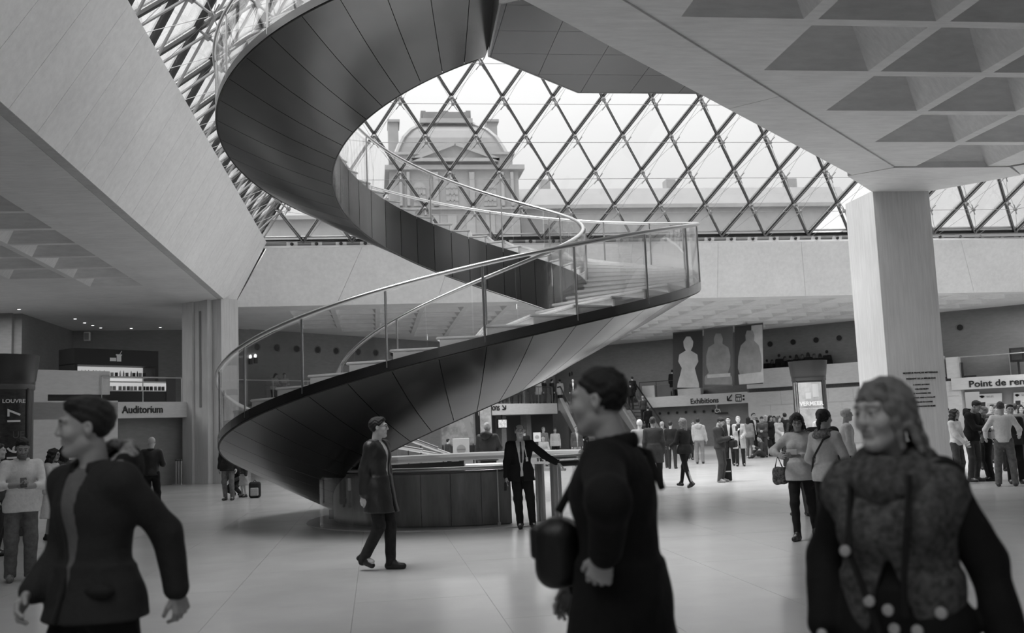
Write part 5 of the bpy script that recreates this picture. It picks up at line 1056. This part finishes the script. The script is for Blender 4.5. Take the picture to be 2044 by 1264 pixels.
for xc, f, lb, kw in ES:
    X_, Y_, Z_ = on_esc(xc, f, 57.5); kw.setdefault('hair', ('short', .02)); kw.pop('Rh', None); person(lb, X_, Y_, PI, 1.70, z0=Z_, vox=.022, fine=.014, legs=('trousers', .02), **kw)
for xc, f, lb, kw in [(12.7, .9, 'man in dark suit at the head of the left escalator', dict(top=('blazer', .02), opening=.05, shirt=.6, skinv=.6)), (12.8, .62, 'rider in dark patterned top on the left escalator', dict(top=('jacket', .06))), (12.6, .40, 'rider in black trousers halfway on the left escalator', dict(top=('jacket', .015)))]:
    X_, Y_, Z_ = on_esc(xc, f, 57.0); person(lb, X_, Y_, R(-10), 1.68, z0=Z_, vox=.022, fine=.014, hair=('short', .02), legs=('trousers', .015), **kw)
# people on the balcony left of the escalators
BL = [(1000, -20, .03, 'first dark figure at the balcony rail from the stair'), (1020, 40, .015, 'second dark figure at the balcony rail from the stair'), (1038, 160, .05, 'third figure at the balcony rail, in dark grey'), (1062, 190, .02, 'figure in black with back to the rail above the sign lettering'), (1075, 10, .55, 'figure in a pale top at the balcony rail end'), (1088, 60, .015, 'tall dark figure behind the balcony rail end'), (1103, 120, .03, 'dark-haired figure standing where the balcony meets the escalator'), (1119, 200, .6, 'figure in a long pale coat at the escalator head')]
for px_, rl, tp, lb in BL:
    q = onp(px_, 800, 1, -1, -56.1); person(lb, q.x, q.y, facing(px_, rl), 1.70, z0=3.2, vox=.022, fine=.014, top=('coat', tp), hem=.65, hair=('short', .02), legs=('trousers', .02), skinv=.5)
for px_, rl, lb, kw in ((546, 40, 'woman in pale top leaning on the left mezzanine rail', dict(female=True, top=('sweater', .5), hair=('bob', .015), lean=R(18), Lh=(.1, -.42, 1.1), Rh=(-.1, -.42, 1.1))), (568, 15, 'smaller person in pale top beside the woman at the left mezzanine rail', dict(top=('shirt', .5), hair=('short', .015), Lh=(.1, -.38, 1.15), Rh=(-.1, -.38, 1.15)))):
    q = onp(px_, 790, 1, -1, -55.7); person(lb, q.x, q.y, facing(px_, rl), 1.64, z0=3.2, vox=.02, fine=.013, legs=('trousers', .02), **kw)
# silhouettes behind the right balcony parapet
for i, (px_, h_, rl, lb) in enumerate(((1531, 1.60, 170, 'first dark head over the right balcony parapet from the banners'), (1541, 1.56, 20, 'second dark head over the right balcony parapet from the banners'), (1556, 1.86, 160, 'tallest dark figure over the right balcony parapet'), (1567, 1.70, 30, 'fourth dark head over the right balcony parapet from the banners'), (1578, 1.72, 200, 'dark figure just left of the round poster column top on the balcony'),
        (1591, 1.76, 170, 'dark head over the balcony, first above the round poster column'), (1602, 1.74, 10, 'dark head over the balcony, second above the round poster column'), (1614, 1.82, 190, 'larger dark head over the balcony above the middle of the poster column'), (1626, 1.72, 20, 'dark head over the balcony, fourth above the round poster column'), (1638, 1.70, 180, 'dark head over the balcony, fifth above the round poster column'), (1652, 1.86, 160, 'dark figure over the balcony nearest the central column'))):
    q = onp(px_, 725, 1, 1, 82.6); person(lb, q.x, q.y, facing(px_, rl), h_, z0=3.62, vox=.022, fine=.014, top=('jacket', .012), hair=(('short', 'bob')[i % 2], .012), legs=('trousers', .012), skinv=.12)
q = onp(1345, 800, 1, 1, 82.3); person('dark figure standing by the rail left of the first banner', q.x, q.y, facing(1345, 170), 1.72, z0=3.28, vox=.02, fine=.013, top=('coat', .012), hem=.6, hair=('short', .012), legs=('trousers', .012))
# ================================================================ FURNISHINGS AND SIGNS
def plate(nm, x0, y0, x1, y1, pl, m, parent=None, th=.02, toward=0., base=None):
    """flat board standing in a plane of the hall between two picture columns and rows"""
    a, b, c = pl; n = Vector((a, b, 0)).normalized(); v = [onp(x0, y0, *pl), onp(x1, y0, *pl), onp(x1, y1, *pl), onp(x0, y1, *pl)]; sg = 1 if c > 0 else -1
    zt_, zb_ = (v[0].z+v[1].z)/2, (v[2].z+v[3].z)/2; v = [Vector((p.x, p.y, zz)) for p, zz in zip(v, (zt_, zt_, zb_, zb_))]
    v = [p-n*sg*toward for p in v]; bs = base or Vector((0, 0, 0)); return MB().slab([p-bs for p in v], n*sg*th).build(nm, m, parent)
# hanging banners
PLB = (1, 1, 76.3); BD = mat('banner_dark', .035, .8); BM = mat('banner_mid', .10, .8); BLT = mat('banner_pale', .42, .8, var=.2, scale=1.5); BL2 = mat('banner_grey', .22, .8, var=.25, scale=1.2)
def shape(nm, pts, pl, m, parent, base, toward=.012):
    n = Vector((pl[0], pl[1], 0)).normalized(); return MB().slab([onp(x, y, *pl)-n*toward-base for x, y in pts], n*.006).build(nm, m, parent)
def lathe2(cx, prof, tilt=-.05): return [(cx-w+tilt*(y-720)*.0, y) for y, w in prof]+[(cx+w, y) for y, w in reversed(prof)]
for i, (x0, x1, yt, yb, bg, shp, lb) in enumerate((
    (1343, 1402, 662, 776, BD, [(lathe2(1374, [(672, 4), (682, 10), (692, 9), (700, 5), (708, 18), (722, 20), (735, 13), (748, 16), (765, 21), (774, 22)]), BLT)], 'tall dark banner with one pale upright form, leftmost of the three hanging banners'),
    (1405, 1463, 655, 772, BM, [(lathe2(1434, [(666, 5), (676, 9), (686, 8), (694, 20), (710, 24), (730, 24), (744, 19), (752, 27), (764, 28), (768, 27)]), BL2), ([(1412, 748), (1458, 745), (1458, 752), (1412, 755)], BLT)], 'tall grey banner with a broad pale form on a base, middle of the three hanging'),
    (1466, 1523, 648, 768, BD, [([(1500, 650), (1522, 648), (1524, 764), (1500, 766)], BLT), (lathe2(1497, [(660, 6), (670, 9), (680, 8), (690, 18), (712, 23), (735, 24), (748, 20)]), BL2), ([(1474, 748), (1524, 742), (1525, 764), (1476, 768)], BLT)], 'half dark, half pale tall banner with a rounded grey form, rightmost of the three'))):
    b0 = onp((x0+x1)/2, yb, *PLB); t = tag(empty('banner', b0), lb, 'banner'); plate('cloth', x0, yt, x1, yb, PLB, bg, t, .02, 0, b0)
    for pts, m in shp: shape('print', pts, PLB, m, t, b0, .012+.008*shp.index((pts, m)))
    p, q = onp(x0, yt, *PLB)-b0, onp(x1, yt, *PLB)-b0; k = MB(); k.tube([(p.x, p.y, (p.z+q.z)/2), (q.x, q.y, (p.z+q.z)/2)], .03, 6); k.build('hanging_rod', DSTEEL, t)
# round poster columns
def poster_column(px_, depth, h, r, label, build):
    x, y = place(px_, depth); t = tag(empty('poster_column', (x, y, 0), facing(px_, 0)), label, 'poster column')
    k = MB(); k.lathe([(r*.96, 0), (r*.96, h-.62)], seg=28); k.build('body', mat('column_body', .05, .25), t, smooth=True)
    k = MB(); k.lathe([(r*1.0, h-.56), (r*1.0, h-.5), (r*1.02, h-.48), (r*1.12, h-.02), (r*1.12, h), (r*1.02, h-.01)], seg=32); k.build('cap', mat('column_cap', .035, .35), t, smooth=True)
    k = MB(); k.lathe([(r*.99, h-.66), (r*1.0, h-.62), (r*.99, h-.56)], seg=28); k.build('ring', DSTEEL, t, smooth=True); k = MB(); k.lathe([(r*1.05, 0), (r*1.05, .12), (r, .14)], seg=28); k.build('base', DARK, t, smooth=True)
    for e in (-1, 1): k = MB(); k.tube([(e*r*.97*math.sin(R(52)), -r*.97*math.cos(R(52)), .15), (e*r*.97*math.sin(R(52)), -r*.97*math.cos(R(52)), h-.64)], .03, 6); k.build('frame_rail', DSTEEL, t)
    build(t, r, h); return t
def curved(r, a0, a1, z0, z1, th=.012, n=10): return sector(lambda u, v, s: ((r+th*s)*math.sin(R(a0+(a1-a0)*u)), -(r+th*s)*math.cos(R(a0+(a1-a0)*u)), z0+(z1-z0)*v), n, 1)
def pc_left(t, r, h):
    curved(r*.965, -46, 46, .5, h-.7).build('poster', mat('poster_night', .03, .3, var=.8, scale=9, stretch=(1, 1, 2.2)), t, smooth=True); m = PALELETTER; yy = -r*1.0
    a = R(23); X0, Y0 = r*math.sin(a), -r*math.cos(a)-.01
    text('lettering', 'LOUVRE', .10, (X0, Y0, h-.92), PI/2, a, m, t, .002, 'CENTER', 1.15, .002)
    text('lettering', 'MUSIQUE', .19, (X0-.18, Y0-.02, h-1.58), PI/2, a*.6, mat('dim_lettering', .12, .6), t, .002, 'CENTER', .95)
    for s_, z_ in (('17', h-1.34), ('16', h-2.02)):
        o = text('lettering', s_, .34, (0, 0, 0), 0, 0, m, t, .002, 'LEFT', .9, .004); o.data.transform(Matrix.Rotation(a, 4, 'Z') @ Matrix.Rotation(PI/2, 4, 'X') @ Matrix.Rotation(PI/2, 4, 'Z')); o.location = (X0+.12*math.cos(a), Y0+.04, z_)
def pc_right(t, r, h):
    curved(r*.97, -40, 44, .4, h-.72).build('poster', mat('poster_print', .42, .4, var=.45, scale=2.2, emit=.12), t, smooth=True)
    curved(r*.972, -62, -44, .4, h-.7).build('side_poster', mat('poster_side', .25, .4, var=.6, scale=5), t, smooth=True)
    curved(r*.985, 10, 30, 2.25, 2.68).build('print', mat('poster_tone', .6, .5), t); curved(r*.985, -14, 4, 2.2, 2.4).build('print', mat('poster_tone', .6, .5), t)
    text('lettering', 'VERMEER', .185, (0.03, -r*1.02, 1.98), PI/2, 0, PALELETTER, t, .004, 'CENTER', .98, .006)
    text('lettering', 'ET LES MAÎTRES DE LA PEINTURE DE GENRE', .05, (0.03, -r*1.02, 1.86), PI/2, 0, PALELETTER, t, .003, 'CENTER', .8)
poster_column(-2, 19.0, 3.40, .62, 'tall round poster column with dark flared cap and white figures 16 and 17 at the left edge', pc_left)
poster_column(1621, 33.0, 3.46, .56, 'round poster column with dark flared cap and a pale exhibition poster near the queue', pc_right)
# lit snack counter on the left mezzanine
PK = (1, -1, -54.0); q0 = onp(148, 742, *PK); q1 = onp(316, 742, *PK); fk = tag(empty('snack_kiosk', (q0.x, q0.y, 3.15)), 'black snack kiosk with brightly lit shelves on the left mezzanine', 'kiosk'); B0 = fk.location.copy()
u = Vector((q1.x-q0.x, q1.y-q0.y, 0)); LK = u.length; u.normalize(); w = Vector((-u.y, u.x, 0))
def kb(nm, a0, a1, z0, z1, d0, d1, m, par=None): return MB().slab([u*a0+w*d0+Vector((0, 0, z0)), u*a1+w*d0+Vector((0, 0, z0)), u*a1+w*d0+Vector((0, 0, z1)), u*a0+w*d0+Vector((0, 0, z1))], w*(d1-d0)).build(nm, m, par or fk)
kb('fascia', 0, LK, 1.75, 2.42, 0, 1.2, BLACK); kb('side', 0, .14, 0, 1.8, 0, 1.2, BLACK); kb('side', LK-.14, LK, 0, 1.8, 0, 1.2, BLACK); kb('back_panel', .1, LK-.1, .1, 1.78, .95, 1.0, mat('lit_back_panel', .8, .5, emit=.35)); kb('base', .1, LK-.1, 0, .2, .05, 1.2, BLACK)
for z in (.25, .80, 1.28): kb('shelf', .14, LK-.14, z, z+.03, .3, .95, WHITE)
for k_, (a, z, sx, sz) in enumerate(((1.55, 1.93, .28, .14), (1.86, 1.92, .2, .26), (1.82, 2.17, .27, .05))): kb('emblem', a, a+sx, z, z+sz, -.012, 0, PALELETTER)
MB().bar(B0*0+u*1.98-w*.01+Vector((0, 0, 2.2)), u*2.08-w*.01+Vector((0, 0, 2.36)), .03, .012).build('emblem_straw', PALELETTER, fk)
bt = MB(); bt.lathe([(.036, 0), (.038, .02), (.038, .16), (.014, .22), (.014, .26)], seg=8); bm_ = bt.mesh('bottle'); bm_.shade_smooth(); bx = MB().box((0, 0, .09), (.11, .09, .18)).mesh('packet')
GR = [mat(f'goods_{i}', v, .5) for i, v in enumerate((.05, .2, .45, .75))]
bm_.materials.append(GR[1]); bx.materials.append(GR[2]); bms = []
for me in (bm_, bx):
    for g_ in GR: c_ = me.copy(); c_.materials.clear(); c_.materials.append(g_); bms.append(c_)
for z in (.28, .83, 1.31):
    a = .26
    while a < LK-.25:
        me = random.choice(bms); p = B0+u*a+w*.45+Vector((0, 0, z)); o = link(me.name.split('.')[0], me, None, None, p); tag(o, f'small goods on the {("lower", "middle", "upper")[[.28, .83, 1.31].index(z)]} lit shelf of the snack kiosk', 'goods', f'goods on the {("lower", "middle", "upper")[[.28, .83, 1.31].index(z)]} kiosk shelf'); a += random.uniform(.13, .2)
ctr = tag(empty('display_counter', onp(208, 800, 1, -1, -52.6)), 'black counter with a lit glass display in front of the snack kiosk', 'counter'); ctr.location.z = 3.15; CB = ctr.location.copy(); e1 = onp(350, 800, 1, -1, -52.6); LC = (Vector((e1.x, e1.y, 0))-Vector((CB.x, CB.y, 0))).length
def kc(nm, a0, a1, z0, z1, d0, d1, m): return MB().slab([u*a0+w*d0+Vector((0, 0, z0)), u*a1+w*d0+Vector((0, 0, z0)), u*a1+w*d0+Vector((0, 0, z1)), u*a0+w*d0+Vector((0, 0, z1))], w*(d1-d0)).build(nm, m, ctr)
kc('counter_body', 0, LC, 0, .62, 0, .7, BLACK); kc('display_floor', 0, LC, .62, .66, 0, .7, WHITE); kc('display_back', 0, LC, .66, 1.0, .6, .66, mat('lit_back_panel', .8)); kc('display_glass', 0, LC, .66, 1.0, 0, .015, GLASS); kc('display_top', 0, LC, 1.0, 1.03, 0, .7, WHITE); kc('end_panel', LC-.45, LC, 0, 1.25, -.02, 0, DARK)
a = .12
while a < LC-.1:
    o = link('packet', random.choice(bms[4:]), None, None, CB+u*a+w*.3+Vector((0, 0, .66))); tag(o, 'small packaged food inside the lit display counter', 'goods', 'food in the display counter'); a += random.uniform(.16, .26)
# ---------------- glass railings on the mezzanines
def railing(nm, label, pl, x0, x1, yt, floor, m=STEEL, posts=4, glass=True):
    p, q = onp(x0, yt, *pl), onp(x1, yt, *pl); t = tag(empty(nm, (p.x, p.y, floor)), label, 'railing'); d = Vector((q.x-p.x, q.y-p.y, 0)); h = p.z-floor; k = MB(); k.tube([(0, 0, h), (d.x, d.y, h)], .03, 6); k.build('handrail', m, t)
    for i in range(posts): v = d*(i/(posts-1)); k = MB(); k.tube([(v.x, v.y, 0), (v.x, v.y, h)], .02, 6); k.build('post', m, t)
    if glass: MB().slab([(0, 0, .08), (d.x, d.y, .08), (d.x, d.y, h-.05), (0, 0, h-.05)], Vector((-d.y, d.x, 0)).normalized()*.015).build('glass_panel', GLASS, t)
railing('railing', 'glass railing with thin steel handrail along the left mezzanine behind the stair', (1, -1, -54.95), 470, 740, 758, 3.2, posts=5)
railing('railing', 'glass railing on the balcony above the lettered band by the escalator', (1, -1, -54.95), 985, 1102, 771, 3.2, posts=5)
railing('railing', 'steel rail over the lit counter on the Auditorium band', (1, -1, -46.9), 203, 362, 752, 3.15, posts=3, glass=False)
railing('railing', 'dark rail on the mezzanine left of the first banner', (1, 1, 81.6), 1276, 1344, 764, 3.28, DARK, posts=3)
railing('railing', 'thin pale rail above the Point de rencontre band', (1, 1, 81.4), 1915, 2120, 713, 3.36, posts=3, glass=False)
for i, (x0, x1, yt, pl, m, lb) in enumerate(((1281, 1306, 771, (1, 1, 82.0), CONL, 'pale box unit on the Exhibitions mezzanine left of the banners'), (1309, 1342, 770, (1, 1, 82.2), mat('grey_unit', .16, .5), 'grey box unit on the Exhibitions mezzanine left of the banners'), (1887, 1913, 714, (1, 1, 81.5), CONL, 'pale stone block at the end of the Point de rencontre band'), (1352, 1398, 776, (1, 1, 82.4), CONL, 'pale plinth under the first hanging banner'))):
    a, b = onp(x0, yt, *pl), onp(x1, yt, *pl); o = MB(); n = Vector((1, 1, 0)).normalized()*.45; zb_ = 3.28 if i != 2 else 3.36
    o.slab([(a.x, a.y, zb_), (b.x, b.y, zb_), (b.x, b.y, a.z), (a.x, a.y, a.z)], n); tag(o.build('counter_block', m, bevel=.02), lb, 'block')
q = onp(2032, 716, 1, 1, 82.0); ls = tag(empty('loudspeaker', (q.x, q.y, 3.36)), 'black loudspeaker on a post above Point de rencontre at the right edge', 'loudspeaker'); MB().box((0, 0, 1.05), (.7, .5, .75), R(-45)).build('speaker_box', BLACK, ls, bevel=.03); k = MB(); k.tube([(0, 0, 0), (0, 0, .8)], .05, 6); k.build('post', BLACK, ls); MB().box((-.18, -.18, 1.05), (.5, .06, .55), R(-45)).build('grille', DARK, ls)
q = onp(1918, 745, 1, 1, 81.8); o = MB().box((q.x, q.y, 3.36+.42), (.22, .22, .84)).build('floor_box', BLACK, bevel=.02); tag(o, 'narrow black box beside the stone block above Point de rencontre', 'box')
# wireless notices in the recess
for i, (x0, x1, y0, y1, lb) in enumerate(((1953, 2000, 786, 834, 'white wireless notice, nearer to the column'), (2023, 2072, 783, 832, 'white wireless notice cut by the right edge'))):
    pl = (1, 1, 82.2); b0 = onp((x0+x1)/2, y1, *pl); t = tag(empty('notice', b0), lb+', on the recess wall under Point de rencontre', 'notice'); plate('board', x0, y0, x1, y1, pl, WHITE, t, .03, 0, b0)
    c = (x0+7.5, y0+9.5); n = Vector((1, 1, 0)).normalized()*.02
    for r_ in (2, 4, 6):
        k = MB(); k.tube([onp(c[0]+r_*math.cos(R(a)), c[1]-r_*math.sin(R(a))*.8, *pl)-n-b0 for a in range(40, 141, 20)], .022, 4); k.build('icon_arc', LETTER, t)
    o = text('lettering', 'Wi-Fi', .16, onp(x0+16, y0+8.5, *pl)-n-b0, PI/2, R(-45), mat('grey_lettering', .3, .6), t, .002)
    for r_ in range(4): plate('text_line', x0+17, y0+20+3*r_, x1-4-3*(r_ % 2), y0+20.8+3*r_, pl, mat('grey_lettering', .3), t, .006, .012, b0)
    plate('screen_print', x0+4, y0+17, x0+14, y0+26, pl, DARK, t, .006, .012, b0)
# ---------------- information stand, posters, screen, stanchions
def sign_stand(px_, depth, w_, z0, z1, label):
    x, y = place(px_, depth); t = tag(empty('sign_stand', (x, y, 0), facing(px_, 0)), label, 'sign'); MB().box((0, 0, (z0+z1)/2), (w_, .05, z1-z0)).build('board', WHITE, t, bevel=.01)
    k = MB(); k.tube([(0, -.045, (z0+z1)/2), (0, -.03, (z0+z1)/2)], w_*.28, 20); k.build('disc', mat('sign_disc', .5, .5), t); MB().box((0, -.05, (z0+z1)/2), (w_*.5, .01, w_*.06)).build('bar', mat('sign_bar', .3, .5), t)
    MB().box((0, .02, z0/2), (w_*.3, .05, z0)).build('leg', DARK, t); MB().box((0, 0, .01), (w_*.8, .3, .02)).build('foot', DARK, t)
sign_stand(919, 26.0, .43, .85, 1.42, 'white notice stand with a grey disc behind the lift drum'); sign_stand(1071, 40.0, .30, 1.05, 1.42, 'small white notice with a grey disc behind the seated person')
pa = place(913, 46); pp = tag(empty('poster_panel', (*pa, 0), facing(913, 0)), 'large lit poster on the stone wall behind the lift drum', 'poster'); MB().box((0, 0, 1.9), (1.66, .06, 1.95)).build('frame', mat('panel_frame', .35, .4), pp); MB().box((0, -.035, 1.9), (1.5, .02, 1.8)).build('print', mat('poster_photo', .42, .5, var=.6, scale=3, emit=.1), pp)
k = MB(); k.add([(.1, -.05, 2.8), (.45, -.05, 2.8), (.72, -.05, 1.3), (.5, -.05, 1.3)], [(0, 1, 2, 3)]); k.add([(.1, -.055, 2.8), (.45, -.055, 2.8), (.72, -.055, 1.3), (.5, -.055, 1.3)], [(3, 2, 1, 0)]); k.build('pale_stripe', mat('poster_tone', .6), pp)
for e in (-.7, .7): MB().box((e, .0, .5), (.06, .06, 1.0)).build('leg', DARK, pp)
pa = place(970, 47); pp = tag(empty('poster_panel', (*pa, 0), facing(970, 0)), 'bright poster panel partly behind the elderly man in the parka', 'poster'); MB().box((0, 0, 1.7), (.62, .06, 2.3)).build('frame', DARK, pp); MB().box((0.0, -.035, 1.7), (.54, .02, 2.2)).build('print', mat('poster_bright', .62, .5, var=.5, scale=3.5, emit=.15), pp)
MB().box((-.44, 0, 1.6), (.2, .2, 3.2)).build('post', DARK, pp)
q = onp(1002, 846, 1, -1, -55.2); tv = tag(empty('screen', q, R(45)), 'small hanging screen showing black and white figures under the lettered band', 'screen'); MB().box((0, 0, 0), (.95, .08, .6)).build('case', BLACK, tv); MB().box((0, -.045, 0), (.85, .01, .5)).build('picture', mat('screen_picture', .5, .3, var=.95, scale=6, emit=.5), tv); MB().box((0, 0, .45), (.06, .06, .5)).build('bracket', DARK, tv)
hr_ = tag(empty('handrail', atY(800, 893, 27.5)), 'pair of sloping steel handrails on a glass panel behind the lift drum', 'handrail'); HB = hr_.location.copy()
for (a, b) in (((770, 889), (905, 913)), ((800, 872), (905, 910))): k = MB(); k.tube([atY(*a, 27.5)-HB, atY(*b, 27.5)-HB], .045, 8); k.build('rail', STEEL, hr_, smooth=True)
for x_ in (815, 840): k = MB(); p = atY(x_, 890, 27.5)-HB; k.tube([p, (p.x, p.y, -HB.z)], .02, 6); k.build('post', DSTEEL, hr_)
MB().slab([atY(800, 895, 27.5)-HB, atY(890, 910, 27.5)-HB, Vector((atY(890, 910, 27.5).x, 27.5, .02))-HB, Vector((atY(800, 895, 27.5).x, 27.5, .02))-HB], (0, .015, 0)).build('glass_panel', GLASS, hr_)
for i, (px_, lb) in enumerate(((352, 'first'), (357, 'second'), (362, 'third'))):
    x, y = place(px_, yfoot=968); t = tag(empty('barrier_post', (x, y, 0)), f'polished steel barrier post by the left column, {lb} from the grey doorway', 'post'); k = MB(); k.tube([(0, 0, .02), (0, 0, .93)], .035, 8); k.build('tube', STEEL, t, smooth=True); k = MB(); k.lathe([(.16, 0), (.16, .015), (.03, .03)], seg=16); k.build('base', STEEL, t); k = MB(); k.lathe([(.045, .9), (.05, .93), (.03, .97)], seg=10); k.build('cap', DSTEEL, t)
for i, (px_, py_) in enumerate(((38, 617), (150, 636), (169, 644), (185, 649), (201, 654), (262, 655), (320, 653))):
    q = atz(px_, py_, 7.04); t = tag(empty('downlight', q), f'tiny round downlight, {("first", "second", "third", "fourth", "fifth", "sixth", "seventh")[i]} from the left edge in the soffit over the snack kiosk', 'lamp')
    k = MB(); k.lathe([(.09, -.02), (.09, .0), (.06, .0)], seg=12); k.build('ring', WHITE, t); k = MB(); k.lathe([(.055, -.025), (.055, -.015)], seg=12); k.build('bulb', mat('lamp_glow', 1, .5, emit=3), t)
q = atY(174, 672, 48.8); ws = tag(empty('wall_speaker', q), 'small white speaker high on the wall of the upper left room', 'loudspeaker'); MB().box((0, 0, 0), (.28, .18, .42)).build('case', WHITE, ws, bevel=.03); MB().box((0, -.1, 0), (.2, .02, .32)).build('grille', mat('grille_grey', .3), ws)
# small lamps on the pillar strip behind the left column
for i, (px_, py_) in enumerate(((497, 722), (507, 720))):
    q = onp(px_, py_, 1, -1, -56.9); t = tag(empty('wall_lamp', q), f'small dark wall lamp with pale glow, {("left", "right")[i]} of two behind the left column', 'lamp'); MB().box((.08, -.08, 0), (.16, .16, .3), R(45)).build('case', BLACK, t); k = MB(); k.lathe([(.05, 0), (.06, .1), (.03, .16)], (.08, -.08, .15), 8); k.build('glow', mat('lamp_glow', 1), t)
